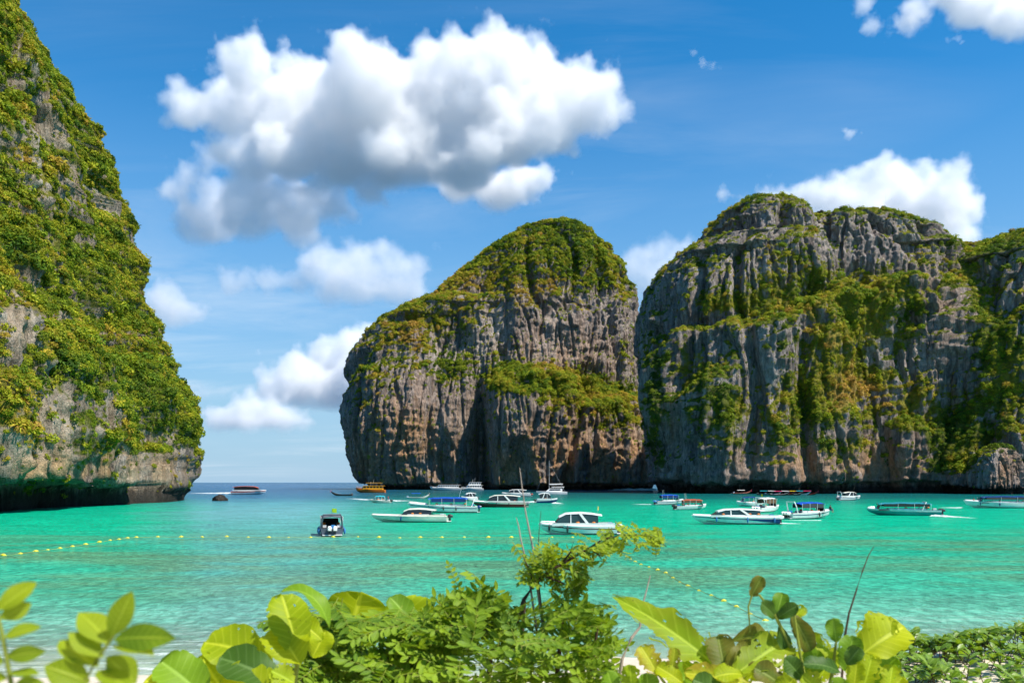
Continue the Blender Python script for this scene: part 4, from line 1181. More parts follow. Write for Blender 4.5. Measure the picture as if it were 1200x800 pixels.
def catamaran(L):
    r = empty('sailing_catamaran'); B = L * 0.5
    for sg in (1, -1):
        secs = [[(x + 0, y + sg * B * .4, z) for (x, y, z) in s] for s in hull_mesh(L, L * 0.11, 1.5, 0.2, 0.04)]
        MB().loft(secs).build('hull', W, r)
    MB().box((-0.08 * L, 0, 1.15), (L * 0.62, B * 0.84, 0.5)).build('bridge_deck', W, r)
    hw = B * 0.34
    cb = MB().loft([[(-.34 * L, -hw, 1.4), (-.34 * L, hw, 1.4), (-.34 * L, hw * .95, 3.0), (-.34 * L, -hw * .95, 3.0)], [(.10 * L, -hw, 1.4), (.10 * L, hw, 1.4), (.03 * L, hw * .9, 3.0), (.03 * L, -hw * .9, 3.0)], [(.2 * L, -hw * .6, 1.4), (.2 * L, hw * .6, 1.4), (.08 * L, hw * .6, 2.9), (.08 * L, -hw * .6, 2.9)]]).build('cabin', W, r)
    mb = MB()
    for sg in (1, -1):
        mb.add([(-.28 * L, sg * (hw + .02), 2.0), (.09 * L, sg * (hw + .02), 2.0), (.05 * L, sg * (hw * .95 + .03), 2.7), (-.28 * L, sg * (hw * .96 + .03), 2.7)], [(0, 1, 2, 3)])
    mb.build('window', GLASS, cb)
    MB().box((-.2 * L, 0, 3.75), (L * .42, hw * 1.9, .16), .95).build('hardtop', W, r)
    mb = MB()
    for x in (-.38, -.05):
        for sg in (1, -1): mb.tube([(x * L, sg * hw * .85, 2.9), (x * L, sg * hw * .85, 3.7)], .06, 5)
    mb.build('hardtop_post', W, r)
    m = MB().tube([(.08 * L, 0, 2.8), (.08 * L, 0, 17.0)], [.08, .05], 7).build('mast', W, r)
    MB().tube([(.08 * L, -1.1, 12), (.08 * L, 1.1, 12)], .04, 5).build('spreader', W, m)
    MB().tube([(.07 * L, 0, 5.0), (-.36 * L, 0, 5.2)], [.30, .22], 8).build('furled_sail', WHITEC, r)
    MB().tube([(.49 * L, 0, 1.7), (.08 * L, 0, 16.5)], .018, 4).tube([(-.42 * L, B * .4, 1.7), (.08 * L, 0, 16)], .015, 4).tube([(-.42 * L, -B * .4, 1.7), (.08 * L, 0, 16)], .015, 4).build('rigging', STEEL, r)
    return r

def place(r, px0, px1, wl, yaw, label, group=None, cat='boat'):
    Y = dist_of(wl); x = ((px0 + px1) / 2 - 600) / FPX * Y
    r.location = (x, Y, 0); r.rotation_euler = (0, 0, R(yaw))
    tag(r, label, cat, group)
    return r
def span(px0, px1, wl): return (px1 - px0) / FPX * dist_of(wl)

place(speedboat(7.0, 2.7, 0.95, hull=paint('slate_grey_paint', (0.07, 0.09, 0.12), 0.4), topstrake=NAVY, roof='canopy', roofmat=cloth('charcoal_canvas', (0.09, 0.10, 0.12)), roofz=2.35, rx=(0.30, 0.86), motors=2, motormat=W, fenders=(0.25, 0.45, 0.65, 0.85), fendermat=SKYBLUE, arch=0.84, archmat=paint('slate_grey_paint', (0.07, 0.09, 0.12)), flag=LIME, curtain=DARK), 364, 412, 626, 104,
      'small dark speedboat seen from behind, with two white outboards and a lime flag')
place(speedboat(11.6, 3.0, 1.05, hull=CREAM, stripe=None, roof='hardtop', roofmat=CREAM, roofz=2.05, rx=(0.40, 0.80), motors=1, fenders=(0.41,), fendermat=NAVY, rail=False, sheer=0.2, strut=False), 435, 524, 611.5, 179,
      'sleek cream white cabin cruiser with a low curved roof and one black outboard')
place(speedboat(13.8, 3.4, 1.45, stripe=NAVY, roof='canopy', roofmat=BLUE, roofz=3.05, rx=(0.30, 0.86), motors=2, motormat=NAVY, fenders=(0.52, 0.70), fendermat=BLACK, arch=0.90, curtain=NAVY, aero=(0.6, -0.4)), 478, 559, 600.5, 181,
      'white speedboat with a long bright blue canopy, behind the cream cabin cruiser')
place(speedboat(13.2, 3.2, 1.25, hull=MAROON, topstrake=CREAM, roof='hardtop', roofmat=CREAM, roofz=2.95, rx=(0.26, 0.84), motors=2, motormat=GREYC, fenders=(0.24, 0.45, 0.68), fendermat=BLACK, antifoul=False, glass=GLASS, sheer=0.3, rail=False), 553, 617, 594, 180,
      'maroon hulled speedboat with cream topsides and dark cabin windows')
place(speedboat(8.9, 2.7, 1.12, stripe=MAROON, roof='hardtop', roofmat=W, roofz=2.52, rx=(0.20, 0.76), motors=2, motormat=W, fenders=(0.13, 0.36), fendermat=BLACK, flag=YFLAG, glass=GREENGLASS, sheer=0.25, rail=True, bags=True), 632, 721, 626, 181,
      'large white hardtop speedboat with a thin maroon stripe, nearest the foreground bush')
place(motor_yacht(17.5, 5.0, 1.9, 1, hull=ORANGE, house=YELLOW, roofmat=YELLOW, awning=YELLOW, name='excursion_boat', bowrise=0.7), 416, 452, 577, 178,
      'bright yellow and orange excursion boat at the left foot of the domed island', cat='boat')
place(longtail(10.0, BROWN, DKWOOD, None), 388, 413, 580.5, 176, 'low dark wooden longtail boat left of the yellow excursion boat')
place(speedboat(5.8, 2.0, 0.75, hull=CREAM, stripe=TEALP, roof='canopy', roofmat=TURQ, roofz=2.1, rx=(0.25, 0.75), motors=1, fenders=(), rail=False), 434, 457, 589, 182,
      'tiny cream boat with a turquoise canopy, just below the yellow excursion boat')
place(longtail(8.2, CREAM, W, BLUE, REDC), 477, 503, 584, 8, 'pale longtail boat with a navy blue awning and upswept bow to the right')
place(motor_yacht(24, 6.0, 2.0, 1, awning=DGREEN, mast=False), 503, 541, 574.3, 180, 'white tour boat with a dark green upper awning under the island cliff')
place(motor_yacht(17, 4.8, 1.7, 2), 540, 567, 574.3, 180, 'white motor yacht with two decks and an antenna mast under the island cliff')
place(speedboat(5.6, 2.4, 1.0, roof='hardtop', roofmat=W, roofz=2.6, rx=(0.25, 0.85), motors=1), 540, 559, 586.5, 205, 'small white hardtop boat half hidden between the blue canopied and maroon boats')
place(catamaran(15.5), 628, 665, 579, 178, 'white sailing catamaran with a bare mast under the island cliff', cat='boat')
place(speedboat(12.6, 3.2, 1.2, roof='hardtop', roofmat=W, roofz=3.0, rx=(0.2, 0.8), motors=3, motormat=RED, rail=False, aero=(0.3,)), 588, 622, 581.5, 180, 'white flat roofed speedboat with red outboards behind the maroon boat')
place(speedboat(6.3, 2.3, 0.95, hull=NAVY, topstrake=W, roof='hardtop', roofmat=W, roofz=2.9, rx=(0.3, 0.85), motors=2, antifoul=False, rail=False), 629, 653, 589, 2, 'dark blue hulled speedboat with a white roof under way to the right')
place(speedboat(17.0, 4.2, 1.6, topstrake=RED, roof='hardtop', roofmat=REDC, roofz=4.1, rx=(0.16, 0.93), motors=3, motormat=RED, rail=False, strut=False), 273, 312, 579, 0, 'red and white speed ferry far out in the bay mouth, under way', cat='boat')
place(speedboat(8.0, 2.6, 1.05, roof='canopy', roofmat=BLUE, roofz=2.7, rx=(0.22, 0.85), motors=2, motormat=SKYBLUE, stripe=NAVY, aero=(0.5, -0.5), curtain=NAVY), 767, 803, 591, 12, 'white speedboat with a rounded blue canopy and sky blue outboards')
place(speedboat(6.8, 2.3, 0.9, roof='canopy', roofmat=REDC, roofz=2.3, rx=(0.15, 0.80), motors=3, motormat=BLACK, rail=False, aero=(0.6, 0.0, -0.6), curtain=BROWN), 792, 828, 597, 4, 'white boat with a brick red canopy and black outboards')
place(speedboat(11.5, 3.2, 1.5, roof='hardtop', roofmat=W, roofz=3.4, rx=(0.25, 0.8), motors=2), 786, 806, 575.2, 10, 'small white speedboat beside the little cove beach, close under the cliff')
place(speedboat(12.4, 2.9, 1.22, lowpanel=NAVY, stripe=NAVY, roof='hardtop', roofmat=W, roofz=2.2, rx=(0.24, 0.78), motors=2, motormat=W, fenders=(0.27, 0.62, 0.93), fendermat=SKYBLUE, glass=GREENGLASS, sheer=0.2, rail=False), 810, 911, 614, 180.5,
      'long low white speedboat with a deep blue stern panel, in front of its neighbours')
place(speedboat(6.5, 2.3, 0.95, roof='canopy', roofmat=NAVY, roofz=2.4, rx=(0.25, 0.85), motors=1, motormat=W), 866, 888, 593, 188, 'small white boat with a navy canopy, behind the long low white speedboat')
place(speedboat(7.5, 2.6, 1.0, roof='canopy', roofmat=WHITEC, roofz=2.9, rx=(0.3, 0.8), motors=3, motormat=W, arch=0.80, flag=YFLAG, curtain=BROWN), 883, 917, 599.5, 38, 'white speedboat with a tall white arch and yellow flag, stern towards the beach')
place(speedboat(8.6, 2.9, 1.1, stripe=NAVY, roof='canopy', roofmat=BLUE, roofz=2.75, rx=(0.24, 0.80), motors=3, motormat=W, arch=0.86, curtain=DARK, fenders=(0.4,), fendermat=BLACK, rail=True), 917, 980, 607.5, 20, 'white speedboat with three white outboards and dark blue canopy, bow pointing right')
place(speedboat(8.4, 2.7, 1.15, stripe=NAVY, roof='hardtop', roofmat=CREAM, roofz=2.8, rx=(0.2, 0.75), motors=2, motormat=GREYC, arch=0.9), 980, 1011, 586, 14, 'white speedboat with a broad navy stripe alone below the right cliff')
place(speedboat(12.6, 3.0, 1.1, hull=TEALP, topstrake=W, roof='canopy', roofmat=TEAL, roofz=2.35, rx=(0.16, 0.88), motors=3, motormat=DARK, arch=0.72, curtain=GLASS, antifoul=False, sheer=0.25), 1016, 1099, 603.5, 171, 'teal hulled speedboat with a long teal canopy under way to the left')
place(speedboat(16.5, 3.6, 1.35, roof='canopy', roofmat=NAVY, roofz=2.8, rx=(0.22, 0.95), motors=3, motormat=W, fenders=(0.2, 0.45), fendermat=NAVY, curtain=DARK, flag=REDC, aero=(0.5,)), 1129, 1213, 595, 178, 'long white speedboat with a navy canopy, cut by the right edge')

# longtails moored in a row below the right cliff
_cols = [(TURQ, BROWN, TEALP), (WHITEC, W, SKYBLUE), (PINK, BROWN, W), (WHITEC, BROWN, RED), (YFLAG, BROWN, W), (TURQ, W, TEALP), (PINK, BROWN, RED)]
_what = ['longtail boat with a turquoise awning, leftmost of the moored row', 'white longtail boat with a white awning, second from left in the moored row',
         'wooden longtail boat with a pink awning, third from left in the moored row', 'wooden longtail boat with white awning and red gunwale, middle of the moored row',
         'wooden longtail boat with a yellow awning, third from right in the moored row', 'white longtail boat with a turquoise awning, second from right in the moored row',
         'wooden longtail boat with a pink awning, rightmost of the moored row']
for (px, (roof_, hull_, trim_), lab) in zip((897, 906, 914, 922, 931, 939, 948), _cols, _what):
    place(longtail(8.5, hull_, trim_, roof_, PINK), px - 5, px + 5, 579.8 + (px % 3) * 0.25, -52 + (px % 5) * 5, lab, 'longtail boats moored in a row below the cliff')
place(longtail(9.5, BROWN, RED, WHITEC, PINK), 861, 879, 578.6, 5, 'lone longtail boat with a pale awning left of the moored row')
place(speedboat(6.0, 2.2, 0.8, roof=None, rx=(0.4, 0.8), motors=1, rail=False, seats=False), 727, 736, 573.6, 60, 'tiny white open boat pulled up at the little cove beach')

# ------------------------------------------------------------------ people on the boats
def person(label, px, wl, z, shirt, pose='stand', face=0.0, dY=0.0):
    """one continuous skinned body with shirt, shorts and hair as children; feet (or seat) at height z above the water"""
    Y = dist_of(wl) + dY
    r = empty('person', ((px - 600) / FPX * Y, Y, z), R(face))
    if pose == 'stand':
        J = {'hip': (0, 0, .92), 'bel': (0, 0, 1.10), 'che': (0.02, 0, 1.32), 'nek': (0.02, 0, 1.47), 'hed': (0.05, 0, 1.60), 'top': (0.04, 0, 1.70)}
        for s_, sg in (('l', 1), ('r', -1)):
            J.update({'th' + s_: (0, sg * .10, .86), 'kn' + s_: (0.04, sg * .11, .48), 'an' + s_: (0, sg * .12, .08), 'to' + s_: (.17, sg * .13, .04),
                      'sh' + s_: (0.01, sg * .19, 1.40), 'el' + s_: (-.02, sg * .27, 1.13), 'wr' + s_: (.12, sg * .25, .92), 'ha' + s_: (.18, sg * .24, .86)})
    else:
        J = {'hip': (0, 0, .10), 'bel': (-.03, 0, .28), 'che': (-.02, 0, .50), 'nek': (0.0, 0, .65), 'hed': (0.04, 0, .78), 'top': (0.03, 0, .88)}
        for s_, sg in (('l', 1), ('r', -1)):
            J.update({'th' + s_: (.08, sg * .10, .10), 'kn' + s_: (.44, sg * .13, .13), 'an' + s_: (.46, sg * .13, -.30), 'to' + s_: (.62, sg * .13, -.34),
                      'sh' + s_: (-.02, sg * .19, .58), 'el' + s_: (.05, sg * .26, .33), 'wr' + s_: (.28, sg * .22, .24), 'ha' + s_: (.36, sg * .20, .22)})
    rad = {'hip': .14, 'bel': .125, 'che': .15, 'nek': .06, 'hed': .10, 'top': .07, 'th': .095, 'kn': .065, 'an': .045, 'to': .035, 'sh': .06, 'el': .045, 'wr': .033, 'ha': .04}
    ks = list(J); ix = {k: i for i, k in enumerate(ks)}
    E = [('hip', 'bel'), ('bel', 'che'), ('che', 'nek'), ('nek', 'hed'), ('hed', 'top')]
    for s_ in 'lr': E += [('hip', 'th' + s_), ('th' + s_, 'kn' + s_), ('kn' + s_, 'an' + s_), ('an' + s_, 'to' + s_), ('che', 'sh' + s_), ('sh' + s_, 'el' + s_), ('el' + s_, 'wr' + s_), ('wr' + s_, 'ha' + s_)]
    me = bpy.data.meshes.new('body'); me.from_pydata([J[k] for k in ks], [(ix[a], ix[b]) for a, b in E], [])
    b = bpy.data.objects.new('body', me); C.objects.link(b); b.parent = r; me.materials.append(SKIN)
    b.modifiers.new('skin', 'SKIN'); sv = b.modifiers.new('sub', 'SUBSURF'); sv.levels = sv.render_levels = 1
    if not me.skin_vertices: me.attributes.new('x', 'FLOAT', 'POINT')
    if not me.skin_vertices:
        bpy.context.view_layer.objects.active = b
        bpy.ops.object.select_all(action='DESELECT'); b.select_set(True); bpy.ops.object.skin_root_mark() if False else None
    for k, i in ix.items():
        if len(me.skin_vertices): 
            q = rad.get(k, rad.get(k[:2], .05)); me.skin_vertices[0].data[i].radius = (q, q)
            me.skin_vertices[0].data[i].use_root = (k == 'hip')
    def ring(c, a, bb, n=10): return [(c[0] + a * math.cos(6.2832 * i / n), c[1] + bb * math.sin(6.2832 * i / n), c[2]) for i in range(n)]
    h, bl, ch, nk = J['hip'], J['bel'], J['che'], J['nek']
    up = lambda p, d: (p[0], p[1], p[2] + d)
    mb = MB().loft([ring(up(h, .02), .16, .20), ring(bl, .15, .18), ring(ch, .17, .22), ring(up(J['shl'][:1] + (0,) + J['shl'][2:], .03), .13, .20), ring(up(nk, -.02), .07, .08)])
    for s_ in 'lr': mb.tube([J['sh' + s_], [(a + c) / 2 for a, c in zip(J['sh' + s_], J['el' + s_])]], [.085, .08], 8)
    mb.build('shirt', shirt, r)
    mb = MB().loft([ring(up(h, .06), .16, .20), ring(up(h, -.08), .17, .20)])
    for s_ in 'lr': mb.tube([J['th' + s_], [a + (c - a) * .75 for a, c in zip(J['th' + s_], J['kn' + s_])]], [.12, .095], 8)
    mb.build('shorts', NAVY, r)
    t = J['hed']; MB().ball((t[0] - .03, 0, t[2] + .05), (.115, .105, .11)).build('hair', BLACK, r)
    tag(r, label, 'person', None)
    return r
person('person in an orange shirt sitting on the bow of the long navy canopied speedboat', 1141, 595, 1.45, ORANGE, 'sit', 180)
person('person in a red shirt standing at the stern of the turquoise canopied boat', 455, 589, 0.35, RED, 'stand', 180)
person('person in a pale shirt standing at the stern of the teal speedboat', 1086, 603.5, 0.55, CREAM, 'stand', 170)
person('person in dark clothes sitting on the bow of the white speedboat with three white outboards', 973, 607.5, 1.35, DARK, 'sit', 20, dY=1.2)
person('person in a pink shirt standing inside the boat with the brick red canopy', 801, 597, 0.25, PINK, 'stand', 90)

# ------------------------------------------------------------------ foam behind the boats under way
m, nt, out = new_mat('wake_foam')
tc = N(nt, 'ShaderNodeTexCoord')
n1 = noise_tex(nt, mapping(nt, tc.outputs['Object'], (0.35, 1.6, 1)), 1.0, 6, 0.7, 0.8)
ea = N(nt, 'ShaderNodeAttribute', attribute_name='foam')
al = math_(nt, 'MULTIPLY', ea.outputs['Fac'], ramp(nt, n1, [(0.32, 0.1), (0.55, 1.0)]), clamp=True)
b = principled(nt, None, (0.80, 0.86, 0.86), 0.9, 0.1)
tp = N(nt, 'ShaderNodeBsdfTransparent'); mx = N(nt, 'ShaderNodeMixShader'); put(nt, mx.inputs[0], al)
nt.links.new(tp.outputs[0], mx.inputs[1]); nt.links.new(b.outputs[0], mx.inputs[2]); nt.links.new(mx.outputs[0], out.inputs['Surface'])
M_FOAM = m
def wake(x0, x1, wl0, wl1, w0, w1, label, h=0.10):
    """a low ridge of churned foam lying on the water from (x0, wl0) to (x1, wl1)"""
    a = P(x0, wl0, dist_of(wl0)); c = P(x1, wl1, dist_of(wl1)); a[2] = c[2] = 0
    n, k = 40, 9; V, A = [], []
    d = (c - a) / np.linalg.norm(c - a); s = np.array((-d[1], d[0], 0))
    rg = np.random.RandomState(int(x0))
    for i in range(n):
        t = i / (n - 1); w = (w0 + (w1 - w0) * t) * (1 + 0.25 * math.sin(i * 1.7) * rg.uniform(0.4, 1))
        for j in range(k):
            q = j / (k - 1) * 2 - 1
            e = max(0, 1 - q * q)
            V.append(a + (c - a) * t + s * w * q + np.array((0, 0, 0.006 + h * e * (1 - 0.7 * t) * rg.uniform(0.5, 1.2))))
            A.append(min(1, e * 1.6) * (1 - t) ** 0.7 * min(1, t * 20 + 0.4))
    F = [(i * k + j, i * k + j + 1, (i + 1) * k + j + 1, (i + 1) * k + j) for i in range(n - 1) for j in range(k - 1)]
    o = mesh_obj('wake', np.array(V), F, M_FOAM, smooth=True)
    at = o.data.attributes.new('foam', 'FLOAT', 'POINT'); at.data.foreach_set('value', np.array(A, dtype=np.float32))
    tag(o, label, 'wake', kind='stuff')
wake(274, 225, 578.6, 578.0, 4.0, 6.0, 'white wake of the red and white ferry', 0.8)
wake(1094, 1146, 605, 607.5, 1.1, 0.5, 'bright white wake behind the teal speedboat', 0.35)
wake(458, 480, 587.2, 586.6, 1.8, 2.6, 'broken white wake right of the turquoise canopied boat', 0.35)
wake(434, 412, 586.0, 584.0, 1.5, 3.0, 'faint wake left of the turquoise canopied boat', 0.25)
wake(630, 612, 588.8, 588.2, 1.2, 1.8, 'white wake left of the dark blue hulled speedboat', 0.5)
wake(650, 660, 589.8, 590.4, 1.2, 0.8, 'white bow wave right of the dark blue hulled speedboat', 0.4)
wake(1128, 1102, 595.2, 594.6, 0.8, 2.0, 'thin wake ahead of the long navy canopied speedboat', 0.2)
wake(962, 914, 609.6, 609.4, 0.7, 0.9, 'pale foam line under the three motored white speedboat', 0.06)
wake(912, 940, 613.2, 613.6, 0.8, 1.2, 'pale foam behind the long low white speedboat', 0.15)
wake(765, 741, 591, 590.6, 1.0, 1.6, 'faint foam streak left of the blue canopied speedboat', 0.15)
# ------------------------------------------------------------------ yellow swimming-area floats and their lines
M_FLOAT = paint('yellow_float', (0.70, 0.62, 0.03), 0.35, 0.5, grime=0.15)
M_ROPE = paint('yellow_rope', (0.45, 0.42, 0.05), 0.8, 0.2)
def float_proto(r):
    mb = MB().ball((0, 0, 0.35 * r), (r * 1.25, r, r * 0.95), 12, 8)
    mb.tube([(-r * 1.6, 0, 0.3 * r), (-r * 1.1, 0, 0.35 * r)], [r * 0.3, r * 0.45], 8).tube([(r * 1.1, 0, 0.35 * r), (r * 1.6, 0, 0.3 * r)], [r * 0.45, r * 0.3], 8)
    o = mb.build('float', M_FLOAT, None, smooth=True)
    return o
_float0 = float_proto(0.118)
_fpos = []
def floats(pts, label, group):
    global _float0
    out = []
    for k, (px, py, s) in enumerate(pts):
        Y = dist_of(py + 0.0)
        if not _fpos: o = _float0
        else: o = _float0.copy(); C.objects.link(o)
        _fpos.append(1)
        Y = dist_of(py + 0.25 * math.sin(k * 5.1)); px = px + 2.2 * math.sin(k * 7.3)
        o.location = ((px - 600) / FPX * Y, Y, -0.05 * abs(math.sin(k * 2.7))); o.scale = (s, s, s)
        o.rotation_euler = (0.1 * math.sin(k * 3), 0.15 * math.cos(k * 2.1), (k * 1.7) % 0.6)
        tag(o, label, 'float', group)
        out.append(o.location.copy())
    return out
def rope(pts, label, sag=0.03):
    V = []
    for a, b in zip(pts[:-1], pts[1:]):
        for t in np.linspace(0, 1, 6, endpoint=False):
            p = a.lerp(b, t); V.append((p[0], p[1], 0.06 - 0.05 * math.sin(math.pi * t)))
    V.append((pts[-1][0], pts[-1][1], 0.06))
    o = MB().tube(V, 0.010, 5).build('rope', M_ROPE)
    tag(o, label, 'rope')
l1 = [(4, 651), (22, 649), (40, 646), (56, 644), (72, 642), (87, 640), (101, 638), (115, 635.5), (127, 633), (139, 631.5), (151, 630), (162, 629.5), (186, 629.2), (211, 629.2), (237, 629.4), (264, 629), (289, 629.4), (315, 629.4), (340, 629.2), (366, 629.5), (391, 629.4), (418, 629.2), (442, 629.6), (468, 629.8), (494, 629.4), (520, 629.6), (545, 629.6), (571, 629.6), (597, 629.6), (622, 629.8), (648, 629.4), (673, 629.6)]
sz = [1.25, 1, 1.2, .9, 1.1, 1.05, 1.15, 1.2, .9, 1, 1.1, 1.2, 1.1, 1.3, 1.0, 1.2, .9, 1.3, .8, 1.05, 1.25, .75, 1.3, .9, 1.35, 1.2, 1.0, 1.35, 1.35, 1.2, .9, 1.0]
p1 = floats([(x, y, s) for (x, y), s in zip(l1[:14], sz)], 'yellow float in the line curving in from the left edge', 'floats on the left swimming line')
p2 = floats([(x, y, s) for (x, y), s in zip(l1[14:], sz[14:])], 'yellow float in the straight line crossing in front of the boats', 'floats on the straight swimming line')
rope(p1 + p2, 'thin yellow rope joining the floats across the bay')
l3 = [(716, 646), (724, 649), (732, 651.5), (739, 654.5), (746, 657.5), (753, 661), (761, 664.5), (769, 668), (778, 671), (788, 676.5), (798, 681.5), (808, 686), (820, 692), (832, 697.5), (846, 704), (862, 710.5), (880, 719), (899, 727)]
p3 = floats([(x, y, 0.62 + 0.25 * ((i * 37) % 10) / 10) for i, (x, y) in enumerate(l3)], 'yellow float in the line running diagonally to the beach on the right', 'floats on the diagonal swimming line')
rope(p3, 'thin yellow rope joining the diagonal line of floats')

# ------------------------------------------------------------------ lone rock in the bay mouth, cove beach
def boulder(name, loc, d, seed, mat):
    th = np.linspace(0, 2 * math.pi, 40, endpoint=False); ph = np.linspace(-0.35, math.pi / 2 - 0.02, 16)
    G = np.stack([np.cos(ph)[:, None] * np.cos(th)[None], np.cos(ph)[:, None] * np.sin(th)[None], np.repeat(np.sin(ph)[:, None], 40, 1)], -1)
    n = fbm(G.reshape(-1, 3) * 1.7 + seed, 4).reshape(16, 40)
    G = G * (1 + 0.45 * n[..., None]) * np.array(d)
    V = np.concatenate([G.reshape(-1, 3), G[-1].mean(0)[None]])
    F = [tuple(f) for f in grid_faces(16, 40)] + [(15 * 40 + i, 15 * 40 + (i + 1) % 40, 640) for i in range(40)]
    o = mesh_obj(name, V, F, mat, smooth=True, loc=loc)
    return o
Y = dist_of(586.5)
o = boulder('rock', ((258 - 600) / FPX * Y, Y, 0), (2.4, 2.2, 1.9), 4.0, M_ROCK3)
tag(o, 'small dark rock awash in the bay mouth beside the left headland', 'rock')
m = beach.data.materials[0]
G = []
for i in range(40):
    u = i / 39; px = 712 + u * 72
    Yb = 655 + 20 * abs(u - 0.5); x = (px - 600) / FPX * Yb
    for j in range(10):
        v = j / 9
        G.append((x, Yb + v * 55 + 4 * math.sin(i * 0.7), -0.6 + 3.0 * v ** 0.8 * math.sin(math.pi * min(max(u, 0.03), 0.97)) ** 0.5 + 0.25 * math.sin(i * 1.3 + j)))
o = mesh_obj('cove_sand', np.array(G), [(i * 10 + j, i * 10 + j + 1, (i + 1) * 10 + j + 1, (i + 1) * 10 + j) for i in range(39) for j in range(9)], m, smooth=True)
tag(o, 'strip of pale sand in the cleft between the domed island and the right cliff', 'beach', kind='structure')
# ------------------------------------------------------------------ foreground plants on the dune
def leaf_material(name, lo, hi, trans=0.35, tcol=None, rough=0.52, brown=0.0, spots=0.0, spec=0.25):
    m, nt, out = new_mat(name)
    lu = N(nt, 'ShaderNodeAttribute', attribute_name='lu').outputs['Fac']
    lv = N(nt, 'ShaderNodeAttribute', attribute_name='lv').outputs['Fac']
    lr = N(nt, 'ShaderNodeAttribute', attribute_name='lr').outputs['Fac']
    tc = N(nt, 'ShaderNodeTexCoord')
    n1 = noise_tex(nt, tc.outputs['Object'], 14.0, 4, 0.6)
    c = mixc(nt, math_(nt, 'ADD', math_(nt, 'MULTIPLY', lr, 0.75), math_(nt, 'MULTIPLY', n1, 0.30)), lo, hi)
    av = math_(nt, 'ABSOLUTE', lv)
    q = math_(nt, 'FRACT', math_(nt, 'MULTIPLY', math_(nt, 'SUBTRACT', lu, math_(nt, 'MULTIPLY', av, 0.16)), 9.0))
    side = ramp(nt, math_(nt, 'ABSOLUTE', math_(nt, 'SUBTRACT', q, 0.5)), [(0.0, 1.0), (0.10, 0.25), (0.2, 0.0)])
    mid = ramp(nt, av, [(0.0, 1.0), (0.06, 0.5), (0.10, 0.0)])
    vein = math_(nt, 'MAXIMUM', math_(nt, 'MULTIPLY', side, 0.35), mid)
    c = mixc(nt, math_(nt, 'MULTIPLY', vein, 0.7), c, tuple(min(1, x * 1.5 + 0.05) for x in hi))
    if brown > 0:
        bn = noise_tex(nt, tc.outputs['Object'], 9.0, 5, 0.65)
        e = math_(nt, 'MULTIPLY', ramp(nt, math_(nt, 'ADD', math_(nt, 'MULTIPLY', av, 0.5), bn), [(0.62, 0.0), (0.85, 1.0)]), brown)
        c = mixc(nt, e, c, (0.22, 0.085, 0.02))
    if spots > 0:
        sp = N(nt, 'ShaderNodeTexVoronoi'); put(nt, sp.inputs['Vector'], tc.outputs['Object']); sp.inputs['Scale'].default_value = 46.0
        e = math_(nt, 'MULTIPLY', ramp(nt, sp.outputs['Distance'], [(0.10, 1.0), (0.2, 0.0)]), ramp(nt, noise_tex(nt, tc.outputs['Object'], 7.0, 3), [(0.5, 0.0), (0.62, spots)]))
        c = mixc(nt, e, c, (0.07, 0.06, 0.012))
    nb = bump(nt, math_(nt, 'ADD', math_(nt, 'MULTIPLY', vein, -1.0), math_(nt, 'MULTIPLY', n1, 0.6)), 0.5, 0.004)
    b = principled(nt, None, c, rough, spec, normal=nb)
    tr = N(nt, 'ShaderNodeBsdfTranslucent')
    put(nt, tr.inputs[0], mixc(nt, 1.0, c, tcol or (1.5, 1.35, 0.5), 'MULTIPLY'))
    mx = N(nt, 'ShaderNodeMixShader'); mx.inputs[0].default_value = trans
    nt.links.new(b.outputs[0], mx.inputs[1]); nt.links.new(tr.outputs[0], mx.inputs[2]); nt.links.new(mx.outputs[0], out.inputs['Surface'])
    return m
L_YEL = leaf_material('yellow_green_leaf', (0.25, 0.36, 0.006), (0.42, 0.47, 0.007), 0.5, spots=0.5)
L_GRN = leaf_material('mid_green_leaf', (0.095, 0.210, 0.010), (0.180, 0.310, 0.012), 0.35, spots=0.4)
L_DRK = leaf_material('dark_green_leaf', (0.030, 0.085, 0.008), (0.070, 0.145, 0.012), 0.3)
L_OLV = leaf_material('olive_leaf', (0.080, 0.125, 0.012), (0.150, 0.190, 0.015), 0.4, brown=0.22)
L_BRN = leaf_material('withering_leaf', (0.30, 0.36, 0.015), (0.42, 0.44, 0.02), 0.45, brown=0.45)
L_LIME = leaf_material('lime_leaf', (0.22, 0.34, 0.010), (0.34, 0.45, 0.012), 0.5, brown=0.15, spots=0.7)
L_BUSH = leaf_material('bush_leaflet', (0.045, 0.125, 0.008), (0.250, 0.370, 0.018), 0.36)
L_SPRAY = leaf_material('spray_leaflet', (0.080, 0.170, 0.010), (0.320, 0.420, 0.016), 0.42)
L_FROND = leaf_material('frond_leaflet', (0.110, 0.210, 0.010), (0.300, 0.380, 0.012), 0.45)
L_CREEP = leaf_material('creeper_leaf', (0.060, 0.150, 0.015), (0.230, 0.360, 0.022), 0.35, rough=0.36, spec=0.4)
BARK = paint('brown_bark', (0.085, 0.055, 0.035), 0.85, 0.1, grime=0.3)
PALEB = paint('pale_bare_twig', (0.36, 0.30, 0.24), 0.85, 0.1, grime=0.25)
STALK = paint('yellowish_stalk', (0.20, 0.24, 0.03), 0.6, 0.2)

